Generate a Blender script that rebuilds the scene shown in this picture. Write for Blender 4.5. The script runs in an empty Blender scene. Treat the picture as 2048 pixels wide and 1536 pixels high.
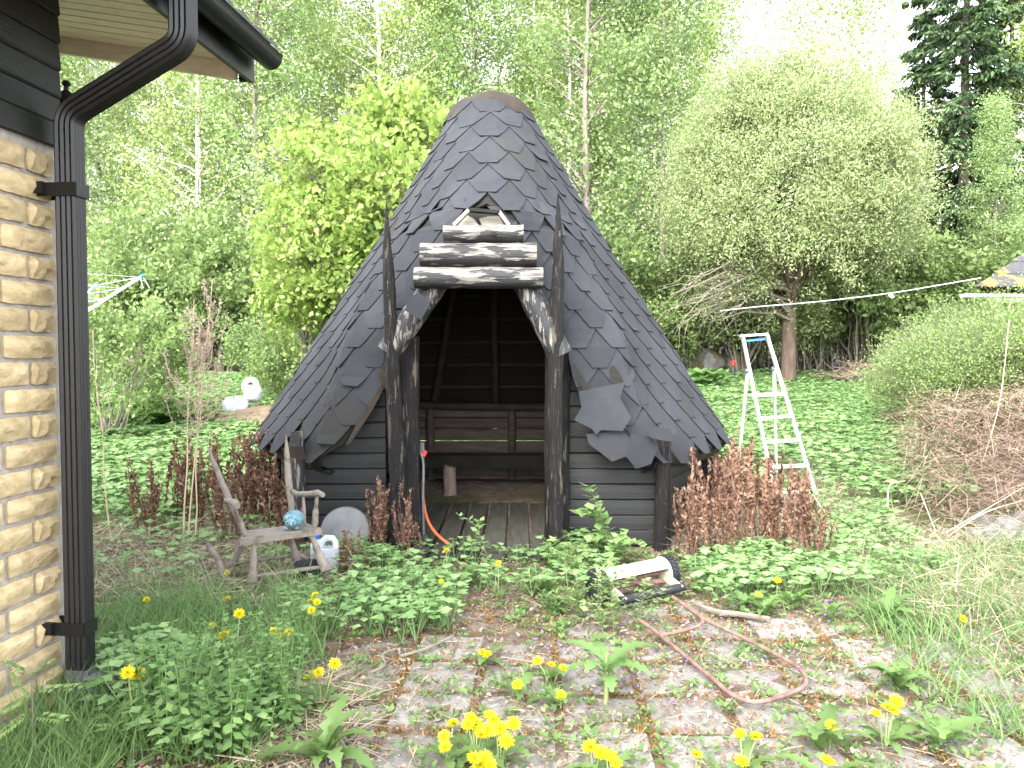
import bpy, math, random
import numpy as np
from mathutils import Vector, Matrix
S = bpy.context.scene
COL = S.collection
rad = math.radians
# ------------------------------------------------------------------ camera, light, exposure
F = 1607.0
PITCH = rad(2.07)
EYE = 1.6
cam = bpy.data.cameras.new('camera'); camo = bpy.data.objects.new('camera', cam); COL.objects.link(camo)
cam.sensor_width = 36.0; cam.lens = F / 2048 * 36.0; cam.clip_start = .05; cam.clip_end = 600
camo.location = (0, 0, EYE); camo.rotation_euler = (rad(90) - PITCH, 0, 0)
S.camera = camo
S.view_settings.view_transform = 'Standard'; S.view_settings.look = 'None'
S.view_settings.gamma = 1; S.view_settings.exposure = 3.2
S.view_settings.use_curve_mapping = False
world = bpy.data.worlds.new('World'); S.world = world; world.use_nodes = True
nt = world.node_tree; nt.nodes.clear()
SUN_EL, SUN_AZ = rad(42), rad(205)      # azimuth clockwise from +Y: behind the camera, a little to the left
sky = nt.nodes.new('ShaderNodeTexSky'); sky.sky_type = 'NISHITA'; sky.sun_disc = False
sky.sun_elevation = SUN_EL; sky.sun_rotation = SUN_AZ; sky.air_density = 1.0; sky.dust_density = 1.5; sky.ozone_density = 1.0
hs = nt.nodes.new('ShaderNodeHueSaturation'); hs.inputs['Saturation'].default_value = .22
bg = nt.nodes.new('ShaderNodeBackground'); bg.inputs[1].default_value = .15
ow = nt.nodes.new('ShaderNodeOutputWorld')
nt.links.new(sky.outputs[0], hs.inputs['Color']); nt.links.new(hs.outputs[0], bg.inputs[0]); nt.links.new(bg.outputs[0], ow.inputs[0])
sl = bpy.data.lights.new('sun', 'SUN'); sl.energy = 1.15; sl.angle = rad(40); sl.color = (1, .96, .9)
slo = bpy.data.objects.new('sun', sl); COL.objects.link(slo)
sd = Vector((math.sin(SUN_AZ) * math.cos(SUN_EL), math.cos(SUN_AZ) * math.cos(SUN_EL), math.sin(SUN_EL)))
slo.rotation_euler = sd.to_track_quat('Z', 'Y').to_euler()
slo.location = sd * 50

# ------------------------------------------------------------------ helpers
CP, SP = math.cos(PITCH), math.sin(PITCH)
def W(px, py, Y):
    "world point seen at photo pixel px, py at depth Y"
    u = (px - 1024) / F; w = (768 - py) / F
    dy = CP + w * SP; dz = -SP + w * CP
    k = Y / dy
    return Vector((u * k, Y, EYE + dz * k))
def gz(x, y):
    "height of the ground"
    y = np.asarray(y, float); x = np.asarray(x, float)
    t = np.clip((y - 7.5) / 10.5, 0, 1)
    z = 1.0 * t ** 1.15 + np.clip((y - 18) / 14, 0, 1) * .5
    z = z + np.clip((y - 33) / 18, 0, 1) * 3.2
    z = z + .25 * np.clip((x - 4.2) / 3, 0, 1) * np.clip((y - 6.5) / 3, 0, 1) * np.clip((13 - y) / 3, 0, 1)
    z = z + .025 * np.sin(x * 1.3 + .4) * np.sin(y * 1.1) * np.clip((y - 4) / 4, 0, 1)
    return z
def G(px, py):
    "ground point under photo pixel"
    lo, hi = .5, 60.
    for _ in range(40):
        m = (lo + hi) / 2; p = W(px, py, m)
        if p.z > gz(p.x, m): lo = m
        else: hi = m
    p = W(px, py, lo); p.z = float(gz(p.x, lo)); return p

class MB:
    def __init__(s): s.v = []; s.f = []; s.n = 0
    def add(s, V, Fc):
        b = s.n
        s.v.extend([tuple(map(float, p)) for p in V]); s.f.extend([tuple(i + b for i in f) for f in Fc]); s.n += len(V); return s
    def box(s, c, d, R=None):
        c = Vector(c); h = [a / 2 for a in d]; V = []
        for z in (-1, 1):
            for y in (-1, 1):
                for x in (-1, 1):
                    p = Vector((x * h[0], y * h[1], z * h[2]))
                    if R is not None: p = R @ p
                    V.append(c + p)
        return s.add(V, [(0, 2, 3, 1), (4, 5, 7, 6), (0, 1, 5, 4), (2, 6, 7, 3), (0, 4, 6, 2), (1, 3, 7, 5)])
    def sweep(s, prof, pts, up=(0, 0, 1), cap=True, scales=None, closed=True):
        "prof: list of (side, up) pairs carried along pts"
        pts = [Vector(p) for p in pts]; up = Vector(up); V = []; n = len(prof); m = len(pts)
        for i, p in enumerate(pts):
            if i == 0: t = (pts[1] - p).normalized()
            elif i == m - 1: t = (p - pts[i - 1]).normalized()
            else: t = ((pts[i + 1] - p).normalized() + (p - pts[i - 1]).normalized()).normalized()
            sd_ = t.cross(up).normalized(); u2 = sd_.cross(t).normalized()
            k = 1
            if 0 < i < m - 1:
                c_ = (pts[i + 1] - p).normalized().dot(t); k = 1 / max(c_, .5)
            sc = scales[i] if scales else 1
            for a, b in prof: V.append(p + sd_ * a * sc + u2 * b * sc * (k if abs(t.z) < .999 else 1))
        Fc = []
        for i in range(m - 1):
            for j in range(n if closed else n - 1):
                a = i * n + j; b = i * n + (j + 1) % n; Fc.append((a, b, b + n, a + n))
        if cap and closed: Fc += [tuple(range(n))[::-1], tuple(range((m - 1) * n, m * n))]
        return s.add(V, Fc)
    def tube(s, pts, r, n=8, cap=True, rough=0, rng=None):
        pts = [Vector(p) for p in pts]; m = len(pts)
        if not hasattr(r, '__len__'): r = [r] * m
        t0 = (pts[1] - pts[0]).normalized()
        a = t0.orthogonal().normalized(); V = []
        rn = [rng.uniform(-1, 1) for _ in range(n)] if rough else None
        for i, p in enumerate(pts):
            if i == 0: t = t0
            elif i == m - 1: t = (p - pts[i - 1]).normalized()
            else: t = (pts[i + 1] - pts[i - 1]).normalized()
            a = (a - t * a.dot(t)).normalized(); b = t.cross(a)
            for j in range(n):
                th = 2 * math.pi * j / n; rr = r[i]
                if rough: rr *= 1 + rough * (.6 * rn[j] + .5 * rng.uniform(-1, 1))
                V.append(p + a * math.cos(th) * rr + b * math.sin(th) * rr)
        Fc = []
        for i in range(m - 1):
            for j in range(n):
                x = i * n + j; y = i * n + (j + 1) % n; Fc.append((x, y, y + n, x + n))
        if cap: Fc += [tuple(range(n))[::-1], tuple(range((m - 1) * n, m * n))]
        return s.add(V, Fc)
    def lathe(s, prof, c=(0, 0, 0), n=20, axis=(0, 0, 1), a0=0, a1=2 * math.pi, wob=None):
        c = Vector(c); ax = Vector(axis).normalized(); u = ax.orthogonal().normalized(); v = ax.cross(u); V = []
        full = abs(a1 - a0 - 2 * math.pi) < 1e-6; nn = n if full else n + 1
        for r, h in prof:
            for j in range(nn):
                th = a0 + (a1 - a0) * j / n; k = 1 if wob is None else wob(th, h)
                V.append(c + ax * h + (u * math.cos(th) + v * math.sin(th)) * max(r, 1e-4) * k)
        Fc = []
        for i in range(len(prof) - 1):
            for j in range(n):
                a = i * nn + j; b = i * nn + (j + 1) % nn; Fc.append((a, b, b + nn, a + nn))
        return s.add(V, Fc)
    def plate(s, poly, thick):
        "poly: 3D outline, extruded by vector thick"
        n = len(poly); t = Vector(thick); V = [Vector(p) for p in poly] + [Vector(p) + t for p in poly]
        Fc = [tuple(range(n))[::-1], tuple(range(n, 2 * n))] + [(i, (i + 1) % n, (i + 1) % n + n, i + n) for i in range(n)]
        return s.add(V, Fc)
    def ball(s, c, r, n=10, m=7, R=None):
        c = Vector(c); V = []; Fc = []
        if not hasattr(r, '__len__'): r = (r, r, r)
        for i in range(m + 1):
            ph = math.pi * i / m
            for j in range(n):
                th = 2 * math.pi * j / n
                p = Vector((math.sin(ph) * math.cos(th) * r[0], math.sin(ph) * math.sin(th) * r[1], math.cos(ph) * r[2]))
                if R is not None: p = R @ p
                V.append(c + p)
        for i in range(m):
            for j in range(n):
                a = i * n + j; b = i * n + (j + 1) % n; Fc.append((a, a + n, b + n, b))
        return s.add(V, Fc)
    def mesh(s, name, mat, off=(0, 0, 0), smooth=False):
        me = bpy.data.meshes.new(name); o = Vector(off)
        me.from_pydata([(p[0] - o.x, p[1] - o.y, p[2] - o.z) for p in s.v], [], s.f)
        me.validate()
        if mat: me.materials.append(mat)
        if smooth:
            me.polygons.foreach_set('use_smooth', [True] * len(me.polygons))
            try: me.set_sharp_from_angle(angle=rad(smooth if smooth is not True else 40))
            except Exception: pass
        me.update(); return me

def np_mesh(name, V, Q, mat, smooth=False):
    "V (N,3) array, Q (M,4) quads or (M,3) triangles"
    me = bpy.data.meshes.new(name); V = np.ascontiguousarray(V, dtype=np.float32); Q = np.ascontiguousarray(Q, dtype=np.int32)
    k = Q.shape[1]
    me.vertices.add(len(V)); me.vertices.foreach_set('co', V.ravel())
    me.loops.add(Q.size); me.loops.foreach_set('vertex_index', Q.ravel())
    me.polygons.add(len(Q)); me.polygons.foreach_set('loop_start', np.arange(0, Q.size, k, dtype=np.int32))
    if mat: me.materials.append(mat)
    if smooth: me.polygons.foreach_set('use_smooth', np.ones(len(Q), bool))
    me.update(calc_edges=True); return me

def thing(name, label, cat, loc, group=None, rotz=0):
    o = bpy.data.objects.new(name, None); COL.objects.link(o); o.location = loc; o.rotation_euler = (0, 0, rotz)
    o.empty_display_size = .1
    o['label'] = label; o['category'] = cat
    if group: o['group'] = group
    return o
def part(name, mb, mat, parent, base=None, smooth=False, label=None, kind=None):
    "mesh drawn in world coordinates, hung under parent (base = world place of the parent)"
    b = Vector(base) if base is not None else Vector(parent.location)
    me = mb.mesh(name, mat, b, smooth) if isinstance(mb, MB) else mb
    o = bpy.data.objects.new(name, me); COL.objects.link(o); o.parent = parent
    if label: o['label'] = label
    if kind: o['kind'] = kind
    return o
def lone(name, me, label=None, cat=None, group=None, loc=(0, 0, 0), kind=None):
    o = bpy.data.objects.new(name, me); COL.objects.link(o); o.location = loc
    if label: o['label'] = label
    if cat: o['category'] = cat
    if group: o['group'] = group
    if kind: o['kind'] = kind
    return o
def copy_tree(o, parent=None):
    c = o.copy(); COL.objects.link(c)
    if parent is not None: c.parent = parent
    for ch in list(o.children): copy_tree(ch, c)
    return c

# ------------------------------------------------------------------ materials
def mat(name, cols, scale=5, stretch=(1, 1, 1), rough=.8, bump=0, bscale=None, detail=5, metal=0, spec=.4, cols2=None, scale2=1.2, stretch2=(1, 1, 1),
        island=0, objrand=0, trans=0, lo=.35, hi=.65, lo2=.4, hi2=.6, weather=None, rot=(0, 0, 0), spots=None):
    m = bpy.data.materials.new(name); m.use_nodes = True; t = m.node_tree; N = t.nodes; L = t.links
    N.clear(); out = N.new('ShaderNodeOutputMaterial'); b = N.new('ShaderNodeBsdfPrincipled')
    b.inputs['Roughness'].default_value = rough; b.inputs['Metallic'].default_value = metal
    b.inputs['Specular IOR Level'].default_value = spec
    tc = N.new('ShaderNodeTexCoord')
    def noise(sc, st, det=detail):
        mp = N.new('ShaderNodeMapping'); mp.inputs['Scale'].default_value = st; mp.inputs['Rotation'].default_value = rot
        L.new(tc.outputs['Object'], mp.inputs[0]); n = N.new('ShaderNodeTexNoise')
        n.inputs['Scale'].default_value = sc; n.inputs['Detail'].default_value = det; n.inputs['Roughness'].default_value = .6
        L.new(mp.outputs[0], n.inputs['Vector']); return n
    def ramp(src, cs, a, z):
        r = N.new('ShaderNodeValToRGB'); e = r.color_ramp.elements
        while len(e) < len(cs): e.new(.5)
        for i, c in enumerate(cs):
            e[i].position = a + (z - a) * i / max(1, len(cs) - 1); e[i].color = (*c, 1)
        L.new(src, r.inputs[0]); return r.outputs[0]
    if island:
        g = N.new('ShaderNodeNewGeometry'); col = ramp(g.outputs['Random Per Island'], cols, 0, 1)
    elif len(cols) == 1 and not spots:
        rgb = N.new('ShaderNodeRGB'); rgb.outputs[0].default_value = (*cols[0], 1); col = rgb.outputs[0]
    else:
        col = ramp(noise(scale, stretch).outputs[0], cols, lo, hi)
    if cols2:
        n2 = noise(scale2, stretch2); fac = ramp(n2.outputs[0], [(0, 0, 0), (1, 1, 1)], lo2, hi2)
        if weather:
            g = N.new('ShaderNodeNewGeometry'); sx = N.new('ShaderNodeSeparateXYZ'); L.new(g.outputs['Normal'], sx.inputs[0])
            ma = N.new('ShaderNodeMath'); ma.operation = 'MULTIPLY_ADD'; ma.inputs[1].default_value = weather; L.new(sx.outputs[2], ma.inputs[0]); L.new(n2.outputs[0], ma.inputs[2])
            fac = ramp(ma.outputs[0], [(0, 0, 0), (1, 1, 1)], lo2, hi2)
        mx = N.new('ShaderNodeMix'); mx.data_type = 'RGBA'; L.new(fac, mx.inputs[0]); L.new(col, mx.inputs[6])
        c2 = ramp(noise(scale * 1.3, stretch).outputs[0], cols2, lo, hi); L.new(c2, mx.inputs[7]); col = mx.outputs[2]
    if spots:
        sc, thr, c = spots
        vo = N.new('ShaderNodeTexVoronoi'); vo.inputs['Scale'].default_value = sc; L.new(tc.outputs['Object'], vo.inputs['Vector'])
        fac = ramp(vo.outputs['Distance'], [(1, 1, 1), (0, 0, 0)], thr * .6, thr)
        mx = N.new('ShaderNodeMix'); mx.data_type = 'RGBA'; L.new(fac, mx.inputs[0]); L.new(col, mx.inputs[6]); mx.inputs[7].default_value = (*c, 1); col = mx.outputs[2]
    if objrand:
        oi = N.new('ShaderNodeObjectInfo'); h = N.new('ShaderNodeHueSaturation')
        mr = N.new('ShaderNodeMapRange'); mr.inputs[3].default_value = 1 - objrand; mr.inputs[4].default_value = 1 + objrand
        L.new(oi.outputs['Random'], mr.inputs[0]); L.new(mr.outputs[0], h.inputs['Value']); L.new(col, h.inputs['Color']); col = h.outputs[0]
    L.new(col, b.inputs['Base Color'])
    if bump:
        bn = noise(bscale or scale * 3, stretch); bp = N.new('ShaderNodeBump'); bp.inputs['Strength'].default_value = min(1, bump); bp.inputs['Distance'].default_value = .01 * max(1, bump)
        L.new(bn.outputs[0], bp.inputs['Height']); L.new(bp.outputs[0], b.inputs['Normal'])
    if trans:
        tr = N.new('ShaderNodeBsdfTranslucent'); L.new(col, tr.inputs[0]); ms = N.new('ShaderNodeMixShader'); ms.inputs[0].default_value = trans
        L.new(b.outputs[0], ms.inputs[1]); L.new(tr.outputs[0], ms.inputs[2]); L.new(ms.outputs[0], out.inputs[0])
    else: L.new(b.outputs[0], out.inputs[0])
    return m
def leafmat(name, a, b, c, trans=.45, rough=.45, objrand=.24):
    return mat(name, [a, b, c], island=1, trans=trans, rough=rough, spec=.3, objrand=objrand)
M = {}
M['shingle'] = mat('shingle', [(0.0173, 0.0187, 0.0231), (0.0279, 0.0298, 0.0356)], scale=2.2, rough=.9, bump=.5, bscale=260, objrand=.16,
                   cols2=[(.030, .027, .023), (.023, .024, .020)], scale2=1.0, lo2=.54, hi2=.76, spots=(30, .05, (.16, .17, .16)), spec=.3)
M['rim'] = mat('shingle_edge', [(.004, .004, .004)], rough=.9)
M['brownfelt'] = mat('brownfelt', [(0.0200, 0.0160, 0.0128), (0.0383, 0.0315, 0.0248)], scale=4, rough=.9, bump=.3, spec=.2)
M['darkwood'] = mat('darkwood', [(0.0048, 0.0042, 0.0036), (0.0120, 0.0102, 0.0084)], scale=5, stretch=(1, 1, 8), rough=.9)
M['boardblack'] = mat('boardblack', [(0.0016, 0.0019, 0.0024), (0.0038, 0.0043, 0.0052)], scale=7, stretch=(.5, 6, 10), rough=.62, bump=.4, bscale=20, objrand=.2, spots=(26, .06, (.10, .10, .10)), spec=.5)
for ax, st in (('x', (.6, 6, 6)), ('z', (6, 6, .6))):
    M['peel' + ax] = mat('peeled_log_' + ax, [(.008, .008, .009), (.016, .016, .018)], scale=7, stretch=st, rough=.6, bump=1, bscale=14, detail=6,
                     cols2=[(.015, .013, .012), (.10, .09, .078), (.17, .16, .145), (.21, .20, .185)], scale2=5 if ax == 'x' else 8, stretch2=(.8, 4, 4) if ax == 'x' else (4, 4, .6), weather=.085 if ax == 'x' else 0,
                     lo2=.50 if ax == 'x' else .54, hi2=.53 if ax == 'x' else .56, lo=.3, hi=.7)
M['postz'] = mat('post_black', [(.004, .004, .0045), (.010, .010, .011), (.006, .006, .006), (.035, .028, .021)], scale=13, stretch=(5, 5, .5), rough=.85, bump=1.2, bscale=22, lo=.36, hi=.66, spec=.2,
                 cols2=[(.035, .028, .02), (.12, .10, .08)], scale2=5, stretch2=(5, 5, .6), lo2=.60, hi2=.63, spots=(22, .10, (.12, .12, .11)))
M['stone'] = mat('yellow_block', [(.33, .245, .13), (.45, .36, .215), (.38, .29, .165)], scale=6, rough=.9, bump=1.0, bscale=30, objrand=.13, spec=.2, cols2=[(.27, .195, .11), (.33, .25, .15)], scale2=7, lo2=.56, hi2=.76)
M['mortar'] = mat('mortar', [(0.2236, 0.2021, 0.1806), (0.3096, 0.2838, 0.2580)], scale=30, rough=.95, bump=.6, bscale=80)
M['siding'] = mat('siding', [(0.0017, 0.0022, 0.0022), (0.0033, 0.0042, 0.0040)], scale=6, stretch=(1, 1, 10), rough=.5, bump=.4, objrand=.1)
M['steelblack'] = mat('steelblack', [(0.0033, 0.0033, 0.0036), (0.0052, 0.0052, 0.0058)], scale=3, stretch=(1, 1, .2), rough=.42, bump=.2, bscale=60, spec=.4, spots=(7, .03, (.1, .1, .1)))
M['steelgreen'] = mat('steelgreen', [(0.0072, 0.0120, 0.0102), (0.0096, 0.0156, 0.0132)], scale=3, rough=.45)
M['soffit'] = mat('soffit', [(0.5670, 0.5040, 0.3780), (0.6930, 0.6142, 0.4725)], scale=5, stretch=(1, 6, 6), rough=.6, bump=.2, objrand=.04)
M['paleboard'] = mat('paleboard', [(.26, .24, .20), (.42, .40, .34)], scale=6, stretch=(1, 6, 6), rough=.85, bump=.4)
M['innerwood'] = mat('innerwood', [(0.0518, 0.0400, 0.0338), (0.0980, 0.0770, 0.0649)], scale=5, stretch=(.6, 6, 6), rough=.85, bump=.3, objrand=.2)
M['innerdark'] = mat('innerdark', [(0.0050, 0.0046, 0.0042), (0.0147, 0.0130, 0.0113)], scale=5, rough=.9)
M['floorwood'] = mat('floorwood', [(0.0315, 0.0315, 0.0238), (0.0630, 0.0595, 0.0476)], scale=4, stretch=(6, .6, 1), rough=.8, bump=.4, objrand=.2,
                     cols2=[(.022, .026, .013), (.030, .033, .018)], scale2=2, lo2=.56, hi2=.7)
M['grey_wood'] = mat('grey_wood', [(.10, .082, .066), (.20, .175, .15), (.15, .13, .108)], scale=9, stretch=(1, 1, 1), rough=.85, bump=.7, bscale=40)
M['alu'] = mat('aluminium', [(.62, .64, .66), (.75, .76, .78)], scale=4, rough=.42, metal=.55, bump=.05)
M['bluerub'] = mat('blue_plastic', [(.03, .12, .36)], rough=.5)
M['rust'] = mat('rusty_tube', [(.10, .055, .045), (.20, .12, .10)], scale=18, rough=.7, bump=.5, bscale=80)
M['cream'] = mat('cream_plastic', [(0.3162, 0.2907, 0.2142), (0.3774, 0.3570, 0.2856)], scale=7, rough=.45, cols2=[(0.1785, 0.1530, 0.1020), (0.2550, 0.2295, 0.1683)], scale2=5, lo2=.55, hi2=.75)
M['tyre'] = mat('tyre', [(0.0084, 0.0096, 0.0120), (0.0180, 0.0198, 0.0228)], scale=20, rough=.7)
M['ceramic'] = mat('blue_ceramic', [(.07, .16, .20), (.14, .27, .31)], scale=16, rough=.25, spec=.6, cols2=[(.05, .07, .08), (.09, .11, .12)], scale2=8, lo2=.52, hi2=.66)
M['hdpe'] = mat('white_plastic', [(.58, .62, .68), (.68, .71, .75)], scale=5, rough=.4, trans=.3)
M['bluecap'] = mat('blue_cap', [(.01, .12, .48)], rough=.4)
M['greymetal'] = mat('grey_metal', [(0.0800, 0.0850, 0.0900), (0.1200, 0.1250, 0.1300)], scale=6, rough=.45, metal=.4, bump=.1)
M['orange'] = mat('orange_hose', [(.55, .13, .05)], rough=.5)
M['red'] = mat('red_plastic', [(.5, .03, .02)], rough=.5)
M['slab'] = mat('concrete_slab', [(0.1452, 0.1331, 0.1210), (0.2592, 0.2455, 0.2251)], scale=7, rough=.95, bump=.9, bscale=60, objrand=.12,
                cols2=[(.10, .092, .08), (.16, .14, .11)], scale2=5, lo2=.5, hi2=.66)
M['rock'] = mat('boulder', [(0.2560, 0.2480, 0.2400), (0.4320, 0.4240, 0.4160)], scale=6, rough=.95, bump=1, bscale=20, cols2=[(0.1600, 0.1600, 0.0480), (0.3200, 0.2400, 0.0800)], scale2=2.2, lo2=.5, hi2=.58, weather=.05)
M['rockgrey'] = mat('field_stone', [(0.0800, 0.0750, 0.0700), (0.1500, 0.1400, 0.1300)], scale=8, rough=.95, bump=.8, bscale=30)
M['bark'] = mat('bark', [(.10, .085, .07), (.22, .19, .16)], scale=9, stretch=(1, 1, .25), rough=.95, bump=1, bscale=18)
M['barkred'] = mat('bark_red', [(.060, .040, .030), (.115, .082, .062)], scale=9, stretch=(1, 1, .25), rough=.95, bump=1, bscale=18)
M['birch'] = mat('birch_bark', [(.50, .48, .44), (.64, .62, .58)], scale=8, stretch=(1, 1, 4), rough=.8, cols2=[(.05, .045, .04), (.12, .10, .09)], scale2=3.2, stretch2=(1, 1, 3.5), lo2=.55, hi2=.60)
M['twig'] = mat('twig', [(0.1160, 0.0986, 0.0754), (0.1856, 0.1624, 0.1276)], scale=9, rough=.9)
M['straw'] = mat('straw', [(0.2046, 0.1569, 0.0955), (0.3546, 0.3001, 0.2114), (0.1775, 0.1396, 0.0931)], island=1, rough=.8, trans=.15)
M['deadfern'] = mat('deadfern', [(0.0840, 0.0407, 0.0266), (0.1848, 0.1018, 0.0665), (0.1232, 0.0630, 0.0399), (0.3360, 0.2134, 0.1425)], island=1, rough=.85, trans=.1)
M['drybrush'] = mat('drybrush', [(.10, .065, .048), (.25, .18, .135), (.16, .105, .078), (.20, .14, .095)], island=1, rough=.85)
M['flake'] = mat('dry_leaf', [(0.1738, 0.1158, 0.0753), (0.3285, 0.2717, 0.2211), (0.1251, 0.0764, 0.0521), (0.1264, 0.0632, 0.0379)], island=1, rough=.8, trans=.15)
M['moss'] = mat('rust_moss', [(0.1280, 0.0600, 0.0160), (0.2340, 0.1260, 0.0360), (0.1080, 0.0864, 0.0216)], island=1, rough=.9)
M['petal'] = mat('dandelion_yellow', [(.50, .43, .008), (.62, .54, .012)], island=1, rough=.6, trans=.3)
M['purple'] = mat('purple_petal', [(.17, .08, .30), (.28, .14, .40)], island=1, rough=.6, trans=.3)
LG = {
 'birchleaf': leafmat('birch_leaf', (0.1881, 0.2570, 0.0852), (0.2881, 0.3803, 0.1227), (0.3769, 0.4592, 0.1668)),
 'birchleaf2': leafmat('aspen_leaf', (0.1526, 0.2251, 0.0865), (0.2183, 0.3184, 0.1199), (0.3070, 0.3973, 0.1585)),
 'maple': leafmat('maple_leaf', (.18, .27, .06), (.25, .35, .08), (.33, .42, .125), trans=.5, objrand=.06),
 'willow': leafmat('willow_leaf', (0.2228, 0.2854, 0.1154), (0.2960, 0.3676, 0.1618), (0.3685, 0.4401, 0.2165), objrand=0),
 'spruce': leafmat('spruce_needles', (0.021, 0.044, 0.018), (0.039, 0.071, 0.026), (0.063, 0.102, 0.038), trans=.1),
 'bush': leafmat('bush_leaf', (0.1241, 0.1795, 0.0668), (0.1896, 0.2728, 0.0921), (0.2711, 0.3659, 0.1262)),
 'elder': leafmat('ground_elder_leaf', (.15, .27, .09), (.215, .35, .135), (.295, .425, .185), objrand=0),
 'nettle': leafmat('nettle_leaf', (.09, .17, .055), (.14, .25, .08), (.20, .31, .11), objrand=.12),
 'grass': leafmat('grass_blade', (.085, .165, .05), (.13, .23, .075), (.20, .30, .11), objrand=0),
 'fern': leafmat('fern_leaf', (0.132, 0.253, 0.074), (0.202, 0.344, 0.098), (0.271, 0.420, 0.135)),
 'weed': leafmat('weed_leaf', (.07, .14, .04), (.12, .20, .06), (.17, .26, .09)),
 'sapling': leafmat('sapling_leaf', (.17, .30, .09), (.24, .37, .13), (.30, .42, .17)),
 'spirea': leafmat('spirea_leaf', (.15, .23, .07), (.21, .31, .10), (.28, .38, .14)),
}
# ------------------------------------------------------------------ leaf tools (numpy)
def unit(a): return a / np.maximum(np.linalg.norm(a, axis=1, keepdims=True), 1e-9)
def leaves(P, D, L, wr, rs, fold=.15, up=None):
    "one folded diamond per leaf: P base, D direction, L length, wr width/length -> V, Q"
    n = len(P); D = unit(D)
    U = rs.normal(size=(n, 3)) if up is None else up + rs.normal(size=(n, 3)) * .35
    Sd = unit(np.cross(D, U)); N = np.cross(Sd, D); L = np.asarray(L).reshape(-1, 1)
    w = L * wr * .5
    mid = P + D * L * .45 + N * L * fold
    V = np.stack([P, mid + Sd * w, P + D * L, mid - Sd * w], 1).reshape(-1, 3)
    Q = np.arange(n * 4).reshape(-1, 4)
    return V, Q
def blades(P, D, L, w, rs, droop=.5, k=3):
    "bent grass blades: k segments, tapered, as quads"
    n = len(P); D = unit(D); L = np.asarray(L).reshape(-1, 1); w = np.broadcast_to(np.asarray(w, float).reshape(-1, 1), (n, 1))
    Sd = unit(np.cross(D, np.array([[0, 0, 1.]]) + rs.normal(size=(n, 3)) * .3)); H = D * np.array([[1, 1, 0]]); H = unit(H + 1e-6)
    dr = rs.uniform(.3, 1, (n, 1)) * droop; V = []
    for i in range(k + 1):
        t = i / k; c = P + D * L * t + H * L * dr * t * t * .7 - np.array([[0, 0, 1.]]) * L * dr * t * t * .45
        ww = w * (1 - t) ** .7 * .5 if i < k else w * .03
        V += [c - Sd * ww, c + Sd * ww]
    V = np.stack(V, 1).reshape(-1, 3); b = np.arange(n)[:, None] * (2 * (k + 1))
    Q = np.concatenate([b + np.array([[2 * i, 2 * i + 1, 2 * i + 3, 2 * i + 2]]) for i in range(k)], 0)
    return V, Q
def join(lst):
    Vs = []; Qs = []; n = 0
    for V, Q in lst: Vs.append(V); Qs.append(Q + n); n += len(V)
    return np.concatenate(Vs), np.concatenate(Qs)
def stamp(tV, tQ, P, rs, smin=.8, smax=1.2, tilt=.15, zs=None):
    "copies of a template at points P with random turn, size, lean"
    n = len(P); a = rs.uniform(0, 2 * math.pi, n); s = rs.uniform(smin, smax, n)
    ca, sa = np.cos(a) * s, np.sin(a) * s
    x = tV[None, :, 0] * ca[:, None] - tV[None, :, 1] * sa[:, None]
    y = tV[None, :, 0] * sa[:, None] + tV[None, :, 1] * ca[:, None]
    z = tV[None, :, 2] * (s if zs is None else s * zs)[:, None]
    tx = rs.normal(size=n)[:, None] * tilt; ty = rs.normal(size=n)[:, None] * tilt
    V = np.stack([x + z * tx + P[:, 0:1], y + z * ty + P[:, 1:2], z + P[:, 2:3]], 2).reshape(-1, 3)
    Q = (tQ[None] + (np.arange(n) * len(tV))[:, None, None]).reshape(-1, tQ.shape[1])
    return V, Q
def inpoly(x, y, poly):
    r = np.zeros(len(x), bool); n = len(poly)
    for i in range(n):
        x1, y1 = poly[i]; x2, y2 = poly[(i + 1) % n]
        if y1 == y2: continue
        c = ((y1 > y) != (y2 > y)) & (x < (x2 - x1) * (y - y1) / (y2 - y1) + x1); r ^= c
    return r
def scatter(poly, n, rs, z=0.):
    xs = [p[0] for p in poly]; ys = [p[1] for p in poly]; x = rs.uniform(min(xs), max(xs), n); y = rs.uniform(min(ys), max(ys), n)
    k = inpoly(x, y, poly); x, y = x[k], y[k]
    return np.stack([x, y, gz(x, y) + z], 1)
def gp(*pts): return [tuple(G(px, py))[:2] for px, py in pts]
def patchy(P, rs, sc=1.0, keep=.5, seed=0):
    "thin points by a smooth field so that cover comes in patches"
    x, y = P[:, 0] * sc, P[:, 1] * sc
    f = np.sin(x * 2.1 + seed) * np.cos(y * 1.7 - seed * 2) + .6 * np.sin(x * 4.3 + y * 3.1 + seed) + .4 * np.cos(x * 7.7 - y * 8.9)
    return P[(f / 2 + rs.uniform(-.5, .5, len(P))) > (1 - 2 * keep) * .8]
rng = random.Random(7); rs = np.random.RandomState(11)
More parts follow.
